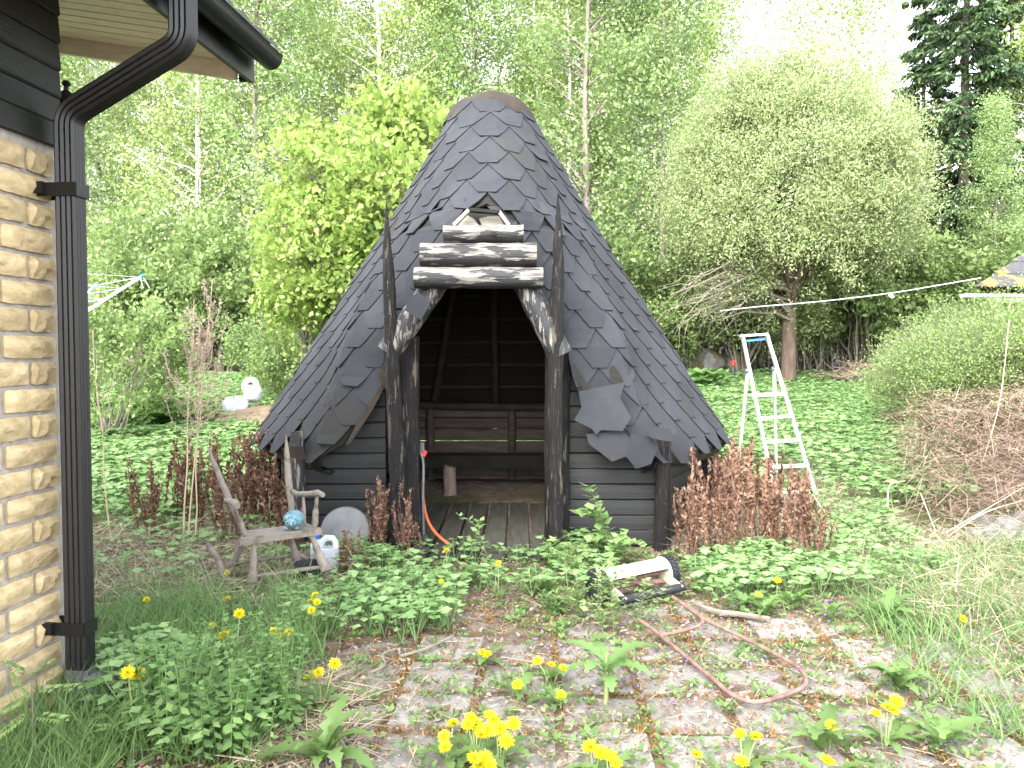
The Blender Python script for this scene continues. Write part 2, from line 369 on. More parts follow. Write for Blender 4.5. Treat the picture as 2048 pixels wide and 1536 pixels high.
# ------------------------------------------------------------------ ground
def ground():
    ax = np.concatenate([np.linspace(-90, -14, 20), np.linspace(-13, 13, 131), np.linspace(14, 90, 20)])
    ay = np.concatenate([np.linspace(-25, 1.4, 14), np.linspace(1.6, 14, 125), np.linspace(14.5, 40, 40), np.linspace(44, 120, 16)])
    X, Y = np.meshgrid(ax, ay); Z = gz(X, Y)
    near = ((X > -13) & (X < 13) & (Y < 14) & (Y > 1.5))
    Z = Z + near * (rs.uniform(-.012, .012, X.shape)) - .03 * np.exp(-((Y - 3) / 2.6) ** 2)
    V = np.stack([X, Y, Z], 2).reshape(-1, 3); n = len(ax); m = len(ay)
    i = np.arange((m - 1) * (n - 1)); r, c = i // (n - 1), i % (n - 1); a = r * n + c
    Q = np.stack([a, a + 1, a + n + 1, a + n], 1)
    g = mat('soil', [(.07, .05, .038), (.15, .11, .085), (.21, .165, .13)], scale=9, rough=.95, bump=2.5, bscale=45, detail=8, lo=.3, hi=.7,
            cols2=[(.04, .055, .02), (.08, .09, .03), (.13, .075, .03)], scale2=1.6, lo2=.48, hi2=.62)
    lone('ground', np_mesh('ground', V, Q, g, True), kind='structure')
ground()
# ------------------------------------------------------------------ paving
pt = bpy.data.objects.new('patio', None); COL.objects.link(pt); pt['kind'] = 'structure'; pt.location = (0, 3.6, 0)
slabmeshes = []
for k in range(6):
    mb = MB(); n = 5; q = []; r2 = random.Random(k)
    h = .17
    for j in range(n):
        for i in range(n):
            x = -h + 2 * h * i / (n - 1); y = -h + 2 * h * j / (n - 1); edge = i in (0, n - 1) or j in (0, n - 1)
            q.append((x + r2.uniform(-.004, .004), y + r2.uniform(-.004, .004), (-.006 if edge else 0) + r2.uniform(-.003, .003)))
    fc = [(j * n + i, j * n + i + 1, (j + 1) * n + i + 1, (j + 1) * n + i) for j in range(n - 1) for i in range(n - 1)]
    ring = [i for i in range(n)] + [j * n + n - 1 for j in range(1, n)] + [(n - 1) * n + i for i in range(n - 2, -1, -1)] + [j * n for j in range(n - 2, 0, -1)]
    b = len(q); q += [(q[i][0] * 1.02, q[i][1] * 1.02, -.05) for i in ring]
    fc += [(ring[i], b + i, b + (i + 1) % len(ring), ring[(i + 1) % len(ring)]) for i in range(len(ring))]
    mb.add(q, fc); slabmeshes.append(mb.mesh('paving_slab', M['slab'], smooth=30))
for iy in range(9):
    for ix in range(13):
        x = -1.62 + ix * .385; y = 2.05 + iy * .385
        if y > 4.6 and x < .2: continue
        if x < -1.1: continue
        if x > 2.2 and y < 2.5: continue
        o = lone('paving_slab', slabmeshes[rng.randrange(6)]); o.parent = pt
        a = rad(1.6)
        X = x * math.cos(a) + y * math.sin(a); Y = y * math.cos(a) - x * math.sin(a)
        o.location = (X, Y - 3.6, -.012 + rng.uniform(-.016, .010)); o.rotation_euler = (rng.uniform(-.02, .02), rng.uniform(-.02, .02), -a + rng.uniform(-.015, .015) + rng.choice([0, 1, 2, 3]) * math.pi / 2)

# ------------------------------------------------------------------ house at the left
HA = rad(6.5); HC = Vector((-2.11, 3.75, 0)); HN = Vector((math.cos(HA), -math.sin(HA), 0)); HB = Vector((-math.sin(HA), -math.cos(HA), 0))
def H(n, s, z): return HC + HN * n + HB * s + Vector((0, 0, z))
house = thing('house', 'house with yellow split block wall, black board gable and black gutter downpipe', 'house', HC)
def hbox(mb, n0, n1, s0, s1, z0, z1):
    P = [H(n, s, z) for z in (z0, z1) for s in (s0, s1) for n in (n0, n1)]
    mb.add(P, [(0, 1, 3, 2), (4, 6, 7, 5), (0, 4, 5, 1), (2, 3, 7, 6), (0, 2, 6, 4), (1, 5, 7, 3)]); return mb
mb = MB(); hbox(mb, -.3, 0, 0, 6, -.15, 2.56); hbox(mb, -5, -.3, 0, .25, -.15, 2.56)
part('brick_wall', mb, M['mortar'], house)
bricks = []
for k in range(7):
    r2 = random.Random(100 + k); mb = MB(); nx, nz = 9, 4; L, Hh = (.325, .098) if k < 5 else (.155, .098); q = []; fc = []
    ph = r2.uniform(0, 6); ledge = r2.uniform(-.3, .3)
    for j in range(nz + 1):
        for i in range(nx + 1):
            u = i / nx * 2 - 1; w = j / nz * 2 - 1
            ex = max(abs(u), abs(w)) > .99
            inner = (1 - abs(u) ** 12) * (1 - abs(w) ** 8)
            out = .012 + (.022 * inner + r2.uniform(-.004, .004) + .005 * math.sin(u * 5 + ph) * (1 if w > ledge else -.6)) * (0 if ex else 1)
            if not ex and w < -.3: out -= .010 + .008 * math.sin(u * 7 + ph)
            kx = 1 - .03 * abs(w) ** 3; kz = 1 - .07 * abs(u) ** 7
            q.append((u * L / 2 * kx + r2.uniform(-.003, .003), out, w * Hh / 2 * kz + r2.uniform(-.002, .002)))
    fc = [(j * (nx + 1) + i, j * (nx + 1) + i + 1, (j + 1) * (nx + 1) + i + 1, (j + 1) * (nx + 1) + i) for j in range(nz) for i in range(nx)]
    ring = [i for i in range(nx + 1)] + [j * (nx + 1) + nx for j in range(1, nz + 1)] + [nz * (nx + 1) + i for i in range(nx - 1, -1, -1)] + [j * (nx + 1) for j in range(nz - 1, 0, -1)]
    b = len(q); q += [(q[i][0], -.02, q[i][2]) for i in ring]
    fc += [(ring[i], b + i, b + (i + 1) % len(ring), ring[(i + 1) % len(ring)]) for i in range(len(ring))]
    bricks.append(MB().add(q, fc).mesh('brick', M['stone'], smooth=35))
RW = Matrix(((HB.x, HN.x, 0), (HB.y, HN.y, 0), (0, 0, 1))).to_euler()   # local x along the wall toward the camera, y outward
RG = Matrix(((HN.x, -HB.x, 0), (HN.y, -HB.y, 0), (0, 0, 1))).to_euler()
for k in range(22):
    z = .03 + k * .1175 - .04
    for i in range(8):
        if k % 2: sc = .03 + .12 + .0775 if i == 0 else .12 + .175 + .155 / 2 + (i - .5) * .35 - .0
        else: sc = .165 + i * .35
        if k % 2 and i == 0: s_, me = .125, bricks[5 + rng.randrange(2)]
        elif k % 2: s_, me = .215 + (i - 1) * .35 + .165, bricks[rng.randrange(5)]
        else: s_, me = .205 + i * .35, bricks[rng.randrange(5)]
        if s_ > 2.4: continue
        o = lone('brick', me); o.parent = house; o.rotation_euler = RW; o.location = H(0, s_, z) - HC
        if rng.random() < .5: o.scale = (-1, 1, 1)
    for i in range(2):
        s_, me = ((-.125, bricks[5]), (-.38, bricks[1]))[i] if k % 2 == 0 else ((-.205, bricks[2]), (-.555, bricks[3]))[i]
        o = lone('brick', me); o.parent = house; o.rotation_euler = RG; o.location = H(s_, 0, z) - HC
for k in range(9):
    z0 = 2.56 + .1 + k * .125; mb = MB()
    prof = [(-.02, 0), (.016, 0), (.022, .01), (.012, .122), (-.02, .122)]
    mb.sweep([(a, b) for a, b in prof], [H(0, 6, z0), H(0, -.02, z0)], cap=True)
    part('siding_board', mb, M['siding'], house)
mb = MB(); hbox(mb, -.02, .035, -.03, 6, 2.555, 2.655); part('trim_board', mb, M['siding'], house)
mb = MB(); hbox(mb, -.3, -.021, 0.02, 6, 2.56, 3.9); hbox(mb, -5, -.3, .02, .25, 2.56, 4.2); part('gable_core', mb, M['darkwood'], house)
mb = MB(); hbox(mb, -5, -.0, -.03, .015, 2.57, 3.9); part('end_siding', mb, M['siding'], house)
SF = lambda n: 3.30 - .18 * n
for k in range(34):
    s0 = -.79 + k * .098; s1 = s0 + .086; n0 = -1.8 if s1 < 0.0 else .04
    mb = MB(); P = []
    for dz in (0, .014):
        for s_ in (s0, s1):
            for n in (n0, .553): P.append(H(n, s_, SF(n) + dz + rng.uniform(0, .001)))
    mb.add(P, [(0, 1, 3, 2), (4, 6, 7, 5), (0, 4, 5, 1), (2, 3, 7, 6), (0, 2, 6, 4), (1, 5, 7, 3)])
    part('soffit_board', mb, M['soffit'], house)
mb = MB(); P = []
for dz in (-.09, .06):
    for s_ in (-.83, -.80):
        for n in (-1.8, .498): P.append(H(n, s_, SF(n) + dz))
mb.add(P, [(0, 1, 3, 2), (4, 6, 7, 5), (0, 4, 5, 1), (2, 3, 7, 6), (0, 2, 6, 4), (1, 5, 7, 3)])
part('barge_board', mb, M['soffit'], house)
mb = MB(); hbox(mb, .555, .58, -.86, 3, 3.115, 3.30); hbox(mb, .50, .554, -.86, -.835, 3.12, 3.30); part('fascia_board', mb, M['steelblack'], house)
mb = MB(); cc = [(.065 * math.cos(t), .065 * math.sin(t)) for t in [math.pi + math.pi * i / 10 for i in range(11)]]
ci = [(.06 * math.cos(t), .06 * math.sin(t)) for t in [2 * math.pi - math.pi * i / 10 for i in range(11)]]
cc = [(-.065, .012)] + cc + [(.072, .008), (.060, .016)] + ci
mb.sweep(cc, [H(.67, 3, 3.255), H(.67, -.88, 3.255)])
cap_ = [H(.67 + .065 * math.cos(math.pi + math.pi * i / 10), -.882, 3.255 + .065 * math.sin(math.pi + math.pi * i / 10)) for i in range(11)]
mb.plate(cap_, HB * .006); part('gutter', mb, M['steelblack'], house, smooth=40)
mb = MB(); rp = []; ns = 96
for j, (n, z) in enumerate([(.71, 3.30), (.70, 3.315), (-.3, 3.62), (-2.5, 4.3)]):
    for i in range(ns + 1):
        s_ = -.90 + 3.9 * i / ns; rp.append(H(n, s_, z + (.022 * abs(math.sin(s_ * math.pi / .19)) if j else 0)))
mb.add(rp, [(j * (ns + 1) + i, j * (ns + 1) + i + 1, (j + 1) * (ns + 1) + i + 1, (j + 1) * (ns + 1) + i) for j in range(3) for i in range(ns)])
part('metal_roof', mb, M['steelblack'], house, smooth=30)
# downpipe
def arc_path(pts, r=.09, k=6):
    pts = [Vector(p) for p in pts]; out = [pts[0]]
    for i in range(1, len(pts) - 1):
        a = (pts[i - 1] - pts[i]).normalized(); b = (pts[i + 1] - pts[i]).normalized(); d = r / math.tan(a.angle(b) / 2)
        p0 = pts[i] + a * d; p1 = pts[i] + b * d
        for j in range(k + 1):
            t = j / k; out.append((p0 * (1 - t) ** 2 + pts[i] * 2 * t * (1 - t) + p1 * t * t))
    out.append(pts[-1]); return out
def pipe_prof(w, h, g=.006, n=4):
    c = []
    for sx, sy, dx, dy, L in ((-1, -1, 1, 0, w), (1, -1, 0, 1, h), (1, 1, -1, 0, w), (-1, 1, 0, -1, h)):
        x0, y0 = sx * w / 2, sy * h / 2
        for i in range(1, 2 * n):
            t = i / (2 * n); rr = .016
            gg = g if i % 2 == 0 else 0
            nx, ny = (-dy, dx)
            c.append((x0 + dx * L * t + nx * gg, y0 + dy * L * t + ny * gg))
    return c
pipe = MB(); pth = arc_path([H(.685, .1, 3.22), H(.685, .1, 2.965), H(.140, .1, 2.675), H(.145, .1, .12)], .10)
pipe.sweep(pipe_prof(.102, .09), pth, up=HB)
po = part('downpipe', pipe, M['steelblack'], house, smooth=50)
mb = MB(); pf = arc_path([H(.150, .1, .17), H(.150, .1, .10), H(.37, .09, .05)], .05)
mb.sweep(pipe_prof(.114, .10), pf, up=HB, scales=[1] * (len(pf) - 1) + [1.12])
o = part('outlet', mb, M['greymetal'], po, base=HC, smooth=50)
for z in (2.335, .36):
    mb = MB(); hbox(mb, .0, .198, .05, .055, z - .03, z + .03); hbox(mb, -.0, .198, .147, .152, z - .03, z + .03); hbox(mb, .196, .202, .055, .147, z - .03, z + .03); hbox(mb, .0, .06, .145, .18, z - .02, z + .03)
    part('bracket', mb, M['steelblack'], po, base=HC)
for z in (2.6, 2.95):
    mb = MB(); c = H(.135 if z < 2.8 else .685, .1, z); mb.box(c, (.004, .09, .003)); part('seam', mb, M['greymetal'], po, base=HC)
lan = thing('wall_lantern', 'small black wall lantern at the house corner behind the downpipe bend', 'lantern', H(-.04, -.14, 2.70))
b0 = Vector(lan.location)
mb = MB(); mb.lathe([(.0, -.005), (.035, 0), (.045, .09), (.03, .09)], b0, n=6); part('glass', mb, mat('lantern_glass', [(.12, .12, .11)], rough=.15), lan)
mb = MB(); mb.lathe([(.062, .088), (.05, .11), (.03, .15), (.012, .165), (.01, .18), (.022, .195), (.014, .21), (0.001, .215)], b0, n=8)
for i in range(6):
    a = i * math.pi / 3; mb.tube([b0 + Vector((.036 * math.cos(a), .036 * math.sin(a), -.01)), b0 + Vector((.047 * math.cos(a), .047 * math.sin(a), .09))], .004, 4)
mb.tube([b0 + Vector((0, 0, -.01)), b0 + Vector((0, .01, -.06)), b0 + Vector((0, .11, -.05))], .008, 5); part('frame', mb, M['steelblack'], lan, smooth=40)

# ------------------------------------------------------------------ grill hut
HX, HY = -.2, 8.0
hut = thing('grill_hut', 'weathered black octagonal wooden hut with tall shingled roof and open doorway', 'hut', (HX, HY, 0))
hut['label'] = 'weathered black wooden hut with tall steep shingled roof and open doorway'
ZT, ZB = 4.02, .78
HV = [(40, 2.09), (88, 2.35), (140, 2.09), (220, 2.09), (272, 2.35), (320, 2.09), (400, 2.09)]
def reave(th):
    d = math.degrees(th) % 360
    if d < 40: d += 360
    for (a, ra), (b, rb) in zip(HV, HV[1:]):
        if a <= d <= b:
            ar, br = rad(a), rad(b); dr = rad(d)
            ch = ra * rb * math.sin(br - ar) / (ra * math.sin(dr - ar) + rb * math.sin(br - dr))
            t = (d - a) / (b - a); arc = ra * (1 - t) + rb * t
            w = 1 if a == 320 else .6
            return ch * w + arc * (1 - w)
    return 2.1
XR = [(2.765, .0), (2.76, .10), (2.64, .19), (2.2, .35), (1.68, .66), (1.46, .70), (.96, .86), (.76, 1.06), (.70, 1.30), (.5, 1.45)]
XL = [(2.765, .0), (2.76, .14), (2.64, .27), (2.2, .50), (1.64, .84), (1.38, .86), (.88, 1.12), (.77, 1.34), (.5, 1.5)]
def xrake(z, side):
    T = XR if side > 0 else XL
    if z >= T[0][0]: return 0
    for (za, xa), (zb_, xb) in zip(T, T[1:]):
        if za >= z >= zb_: return xa + (xb - xa) * (za - z) / (za - zb_)
    return T[-1][1]
def d0(z): return .36 + 1.24 * max(0, (ZT - z) / (ZT - ZB)) ** 1.05
def Rr(th, z):
    th = (th + math.pi) % (2 * math.pi) - math.pi
    u = (ZT - z) / (ZT - ZB)
    base = .36 + (reave(th) - .36) * max(u, 0) ** 1.05
    side = 1 if th >= 0 else -1
    b = (1.6 - d0(z)) if z <= 2.76 else (1.6 - d0(2.76)) * max(0, (ZT - z) / (ZT - 2.76))
    b = max(0, b); tr = math.atan2(xrake(z, side), 1.6)
    w = max(0, abs(th) - tr); sg = rad(15 + (z - .78) / 3.2 * 20)
    fr = 1 / math.cos(min(abs(th), tr)) if z < 2.76 else 1
    return base + b * math.exp(-(w / sg) ** 2)
def RS(th, z, off=0):
    def p(t, zz):
        r = Rr(t, zz); return Vector((HX + r * math.sin(t), HY - r * math.cos(t), zz))
    a = p(th, z)
    if off:
        e = .02; du = p(th + e, z) - p(th - e, z); dz = p(th, z + .02) - p(th, z - .02)
        nn = du.cross(dz).normalized()
        if nn.dot(Vector((math.sin(th), -math.cos(th), .3))) < 0: nn = -nn
        a = a + nn * off
    return a
def thr(z, side): return math.atan2(xrake(z, side), 1.6)
# shell under the shingles
shell = MB(); nz_, nt_ = 30, 36
for side in (1, -1):
    V = []; 
    for j in range(nz_ + 1):
        z = ZT - .02 - (ZT - .80) * j / nz_; t0 = thr(z, side) + (rad(1.0) if z < 2.76 else 0)
        for i in range(nt_ + 1):
            t = t0 + (math.pi - t0) * (i / nt_); V.append(RS(side * t, z, -.035))
    for j in range(nz_ + 1):
        z = ZT - .02 - (ZT - .80) * j / nz_; t0 = thr(z, side) + (rad(1.0) if z < 2.76 else 0)
        for i in range(nt_ + 1):
            t = t0 + (math.pi - t0) * (i / nt_); V.append(RS(side * t, z, -.012))
    n0 = (nz_ + 1) * (nt_ + 1); fc = []
    for j in range(nz_):
        for i in range(nt_):
            a = j * (nt_ + 1) + i; fc.append((a, a + 1, a + nt_ + 2, a + nt_ + 1)); fc.append((n0 + a, n0 + a + nt_ + 1, n0 + a + nt_ + 2, n0 + a + 1))
    for j in range(nz_):
        a = j * (nt_ + 1); fc.append((a, a + nt_ + 1, n0 + a + nt_ + 1, n0 + a))
    for i in range(nt_):
        a = nz_ * (nt_ + 1) + i; fc.append((a, a + 1, n0 + a + 1, n0 + a))
    shell.add(V, fc)
part('roof_deck', shell, M['darkwood'], hut)
# shingles
Wt, Ex = .36, .155
def shingle(thc, k, side, zk, r):
    Rm = Rr(thc, zk)
    e2 = .01; pa, pb = RS(thc - e2, zk), RS(thc + e2, zk); ds = (pb - pa).length / (2 * e2)
    lift = .008 + r.random() * .004; curl = r.uniform(0, .004) + (.014 if r.random() < .05 else 0)
    cols_ = [-.5, -.17, .17, .5]; rows = [(-1.25, .004), (-.15, .0117), (.0, .0128), (.5, .0165), (1.0, lift + .011 + curl)]
    V = []; jit = r.uniform(-.012, .012); jz = r.uniform(-.006, .006)
    def P(s, t, off):
        z = zk - t * Ex + jz + s * jit
        z = min(z, ZT - .03)
        th = thc + s * Wt * .995 / ds
        tl = thr(z, side)
        if z < 2.79:
            if side > 0: th = max(th, tl - .01 * r.random())
            else: th = min(th, -tl + .01 * r.random())
        return RS(th, z, off)
    for t, off in rows[:3]:
        for s in cols_: V.append(P(s, t, off))
    for s in (-.34, -.17, .17, .34): V.append(P(s, .5, rows[3][1]))
    for s in (-.17, .17): V.append(P(s, 1, rows[4][1]))
    fc = []
    for j in range(2):
        for i in range(3): a = j * 4 + i; fc.append((a, a + 1, a + 5, a + 4))
    fc += [(8, 9, 13, 12), (9, 10, 14, 13), (10, 11, 15, 14), (12, 13, 16), (13, 14, 17, 16), (14, 15, 17)]
    ring = [8, 12, 16, 17, 15, 11]; b = len(V)
    ctr = RS(thc, zk, 0); nn = (RS(thc, zk, .05) - ctr).normalized()
    V += [V[i] - nn * .009 for i in ring]
    fc += [(ring[i], ring[i + 1], b + i + 1, b + i) for i in range(5)]
    if side: fc = [f[::-1] for f in fc]
    return V, fc
allsh = []
nrow = 21
rsh = random.Random(5)
missing = {(1.0, 2.0)}
for k in range(nrow):
    zk = ZT - .04 - k * Ex
    for side in (1, -1):
        # walk round the roof by arc length
        t = 0.0; s_t = 0.0; start = Wt * (.0 if k % 2 == 0 else .5); nxt = start
        dt = .01
        while t < math.pi:
            p0, p1 = RS(side * t, zk), RS(side * (t + dt), zk); L = (p1 - p0).length
            if s_t + L >= nxt:
                tc = t + dt * (nxt - s_t) / max(L, 1e-6)
                if not (side < 0 and nxt < .01):
                    allsh.append((side * tc, k, side, zk))
                nxt += Wt
            s_t += L; t += dt
keep = []
for thc, k, side, zk in allsh:
    zl = zk - .6 * Ex
    if zl < 2.78:
        tl = thr(zl, side); hw = .5 * Wt / Rr(thc, zl)
        if abs(thc) + hw * .6 < tl: continue
    if k == nrow - 1 and rsh.random() < .12: continue
    keep.append((thc, k, side, zk))
keep.sort(key=lambda q: abs(q[0]) - .012 * q[1])
rest = MB(); cnt = 0
for q in keep:
    V, fc = shingle(*q, rsh)
    fr = abs(q[0]) < rad(112)
    if fr and cnt < 288:
        o = part('shingle', MB().add(V, fc), M['shingle'], hut); cnt += 1
        o.data.materials.append(M['rim']); o.data.polygons.foreach_set('material_index', [0] * (len(o.data.polygons) - 5) + [1] * 5)
    else: rest.add(V, fc)
o = part('back_shingles', rest, M['shingle'], hut, kind='stuff')
# cap of brown felt
def capw(th, h): return 1 + .05 * math.sin(3 * th + 1) + (.03 * math.sin(9 * th) if h < 4.0 else 0)
mb = MB(); mb.lathe([(.455, 3.87), (.43, 3.93), (.385, 4.01), (.30, 4.085), (.18, 4.135), (.06, 4.155), (0.001, 4.16)], (HX, HY, 0), n=28, wob=capw)
part('roof_cap', mb, M['brownfelt'], hut, smooth=50)
# bent felt edge under the eaves
mb = MB()
for a0, a1 in ((rad(41), rad(179)), (rad(-179), rad(-41))):
    n = 46; pr = [(.02, .80, .001), (.0, .72, .004), (-.05, .655, 0), (-.13, .63, 0), (-.15, .66, 0), (-.05, .70, 0)]
    V = []
    for i in range(n + 1):
        t = a0 + (a1 - a0) * i / n; r0 = Rr(t, .78)
        for dr, z, _ in pr:
            r = r0 + dr - .02 + rng.uniform(-.006, .006); V.append((HX + r * math.sin(t), HY - r * math.cos(t), z + .015 * math.sin(t * 9) + rng.uniform(-.006, .006)))
    m = len(pr); mb.add(V, [(i * m + j, i * m + j + 1, (i + 1) * m + j + 1, (i + 1) * m + j) for i in range(n) for j in range(m - 1)])
part('felt_edge', mb, M['brownfelt'], hut, smooth=60)
# torn strips of shingle hanging loose
def loose(px_poly, Y, dY, name='loose_shingle', m='shingle', lean=0.0, label=None):
    mb = MB(); pts = [W(x, y, Y + (y - px_poly[0][1]) * lean) for x, y in px_poly]
    mb.plate(pts, (0, dY, 0)); return part(name, mb, M[m], hut, label=label)
loose([(1158, 783), (1215, 771), (1250, 765), (1240, 795), (1262, 835), (1246, 862), (1202, 860), (1193, 870), (1184, 858), (1148, 840), (1163, 815), (1160, 800)], 6.28, .008, lean=-.0003, label='large torn shingle strip hanging over the boards')
loose([(1172, 868), (1200, 866), (1243, 860), (1262, 880), (1256, 912), (1224, 923), (1178, 888)], 6.30, .008, lean=-.0002)
loose([(1262, 868), (1300, 872), (1318, 893), (1302, 928), (1272, 938), (1252, 912)], 6.29, .008)
loose([(1290, 850), (1340, 858), (1350, 884), (1318, 880), (1296, 872)], 6.22, .008, lean=-.0005)
loose([(1345, 868), (1385, 880), (1392, 900), (1385, 927), (1362, 926), (1342, 900)], 6.42, .008)
loose([(1218, 735), (1228, 731), (1243, 752), (1252, 775), (1222, 772)], 6.32, .006, m='darkwood')
loose([(1147, 725), (1160, 745), (1180, 776), (1168, 782), (1150, 745)], 6.34, .006, m='darkwood')
loose([(826, 590), (838, 586), (861, 606), (842, 640), (810, 621), (815, 600)], 6.08, .006)
loose([(758, 738), (776, 735), (776, 778), (768, 776), (755, 752)], 6.30, .006, m='brownfelt')
loose([(762, 770), (772, 768), (745, 820), (700, 888), (690, 890), (720, 835)], 6.34, .01, m='brownfelt')
loose([(578, 892), (606, 893), (612, 918), (600, 920), (574, 912)], 6.36, .006, m='brownfelt')
# walls: posts at the corners, boards between
WV = [(-1.54, 6.6), (1.42, 6.6), (2.10, 8.0), (1.25, 9.42), (-1.25, 9.42), (-2.10, 8.0)]
def inside(x, y, z): 
    th = math.atan2(x - HX, HY - y); return math.hypot(x - HX, y - HY) < Rr(th, z) - .05
def board(p0, p1, z0, h, mt, out, name='wall_board', th_=.03):
    mb = MB(); z0 += rng.uniform(-.002, .002)
    d = (Vector(p1) - Vector(p0)); d.z = 0; sgn = 1
    prof = [(-th_ / 2, .004), (th_ / 2 - .008, .001), (th_ / 2, .010), (th_ / 2 + .002, h * .5), (th_ / 2, h - .012), (th_ / 2 - .008, h - .003), (-th_ / 2, h - .003)]
    pts = [Vector((p0[0], p0[1], z0)), Vector((p1[0], p1[1], z0 + rng.uniform(-.003, .003)))]
    sd_ = (pts[1] - pts[0]).normalized().cross(Vector((0, 0, 1)))
    if sd_.dot(Vector(out)) < 0: pts = pts[::-1]
    mb.sweep(prof, pts); return part(name, mb, mt, hut)
WB = .1285
for k in range(11):
    z0 = .02 + k * WB
    for side, xj, xe in ((-1, -1.04, WV[0][0] + HX + .0), (1, .42, WV[1][0] + HX - .0)):
        xx = xj; lim = xe
        x = xj
        while abs(x - xe) > .02 and (inside(x, 6.55, z0 + WB) or z0 + WB < .82): x += side * .02
        if abs(x - xj) < .08: continue
        board((xj, 6.6, 0), (x, 6.6, 0), z0, WB, M['boardblack'], (0, -1, 0))
WP = [(x + HX, y) for x, y in WV]
for i, j, nb, mt, omit in ((1, 2, 6, 'boardblack', None), (5, 0, 6, 'boardblack', None), (2, 3, 6, 'innerwood', None), (4, 5, 6, 'innerwood', None)):
    for k in range(nb + 1):
        o_ = Vector(((WP[i][0] + WP[j][0]) / 2 - HX, (WP[i][1] + WP[j][1]) / 2 - HY, 0))
        board((*WP[i], 0), (*WP[j], 0), .02 + k * WB, WB, M[mt], o_)
for k, (z0, h) in enumerate([(.02, .135), (.158, .13), (.30, .14), (.446, .145), (.595, .14), (.739, .124), (.866, .15)]):
    board((*WP[3], 0), (*WP[4], 0), z0, h, M['innerwood'], (0, -1, 0), 'back_board')
for i, (x, y) in enumerate(WP):
    mb = MB(); yy = y - .10 if i < 2 else y
    zt = .98 if i < 2 else .86
    r_ = .062 if i != 0 else .055
    mb.tube([(x + rng.uniform(-.01, .01), yy + rng.uniform(-.01, .01), z) for z in (-.1, .2, .5, .75, zt)], [r_ * 1.1, r_, r_ * .98, r_, r_ * .98], 12, rough=.05, rng=rng)
    part('corner_post', mb, M['postz'] if i else M['peelz'], hut, smooth=60)
# pointed poles and door posts
for (pxs, Y, rr) in (([(800, 1118), (797, 1000), (792, 870), (786, 760), (781, 640), (777, 540), (774, 470), (772, 405)], 6.22, [.066, .064, .062, .060, .053, .045, .026, .003]),
                     ([(1112, 1108), (1112, 1000), (1110, 880), (1111, 760), (1114, 640), (1116, 520), (1117, 450), (1116, 385)], 6.22, [.062, .062, .062, .060, .055, .046, .028, .003])):
    mb = MB(); P = [W(x, y, Y) for x, y in pxs]; Q = []; R_ = []
    for a in range(len(P) - 1):
        for t in (0, .25, .5, .75): Q.append(P[a].lerp(P[a + 1], t) + Vector((rng.uniform(-.004, .004), 0, 0))); R_.append((rr[a] * (1 - t) + rr[a + 1] * t) * rng.uniform(.95, 1.04))
    Q.append(P[-1]); R_.append(.002); Q[0].z = -.06
    mb.tube(Q, R_, 12, rough=.06, rng=rng); part('pointed_pole', mb, M['postz'], hut, smooth=60)
for px, rr, Y in ((820, .083, 6.5), (1128, .045, 6.52), (1102, .06, 6.62)):
    mb = MB(); b = W(px, 1100, Y); n = 12
    mb.tube([(b.x + rng.uniform(-.006, .006), Y, z) for z in np.linspace(-.05, 1.75, n)], [rr * rng.uniform(.95, 1.05) for _ in range(n)], 12, rough=.05, rng=rng)
    part('door_post', mb, M['postz'], hut, smooth=60)
# crossbeams over the door
for (x0, x1, yc, hh, Y) in ((887, 1047, 468.5, 18, 6.20), (841, 1073, 510, 24, 6.20), (829, 1086, 556, 21.5, 6.18)):
    mb = MB(); a, b = W(x0, yc, Y), W(x1, yc + rng.uniform(-1, 1), Y); r_ = hh / F * Y; n = 14
    V = [a.lerp(b, i / (n - 1)) for i in range(n)]
    mb.tube(V, [r_ * rng.uniform(.95, 1.04) for _ in range(n)], 16, rough=.05, rng=rng); part('crossbeam', mb, M['peelx'], hut, smooth=60)
mb = MB(); c = W(988, 468, 6.10); mb.tube([c, c + Vector((0, -.03, 0))], [.022, .016], 8); part('knot', mb, M['darkwood'], hut, smooth=60)
for (a, b, r_) in (((868, 572), (776, 706), .098), ((1052, 572), (1122, 712), .098)):
    mb = MB(); A, B = W(*a, 6.30), W(*b, 6.26); n = 10
    A = A + (A - B) * .25
    mb.tube([A.lerp(B, i / (n - 1)) for i in range(n)], [r_ * rng.uniform(.96, 1.04) for _ in range(n)], 14, rough=.05, rng=rng); part('slanted_log', mb, M['peelz'], hut, smooth=60)
# little gable hatch above the beams
mb = MB()
for a, b in (((908, 452), (938, 422)), ((938, 421), (1000, 426)), ((998, 425), (1018, 452))):
    A, B = W(*a, 6.27), W(*b, 6.27); mb = MB(); mb.sweep([(-.012, -.03), (.012, -.03), (.012, .06), (-.012, .06)], [A, B], up=(0, -1, 0)); part('hatch_frame', mb, M['paleboard'] if a[0] != 938 else M['darkwood'], hut)
for poly in ([(914, 456), (920, 444), (934, 430), (948, 438), (962, 456)], [(958, 437), (975, 433), (998, 433), (1012, 456), (966, 456)]):
    mb = MB(); mb.plate([W(x, y, 6.33) for x, y in poly], (0, .02, 0)); part('hatch_board', mb, M['paleboard'], hut)
mb = MB(); mb.plate([W(x, y, 6.36) for x, y in ((905, 460), (935, 424), (1002, 428), (1022, 460))], (0, .02, 0)); part('hatch_back', mb, M['innerdark'], hut)
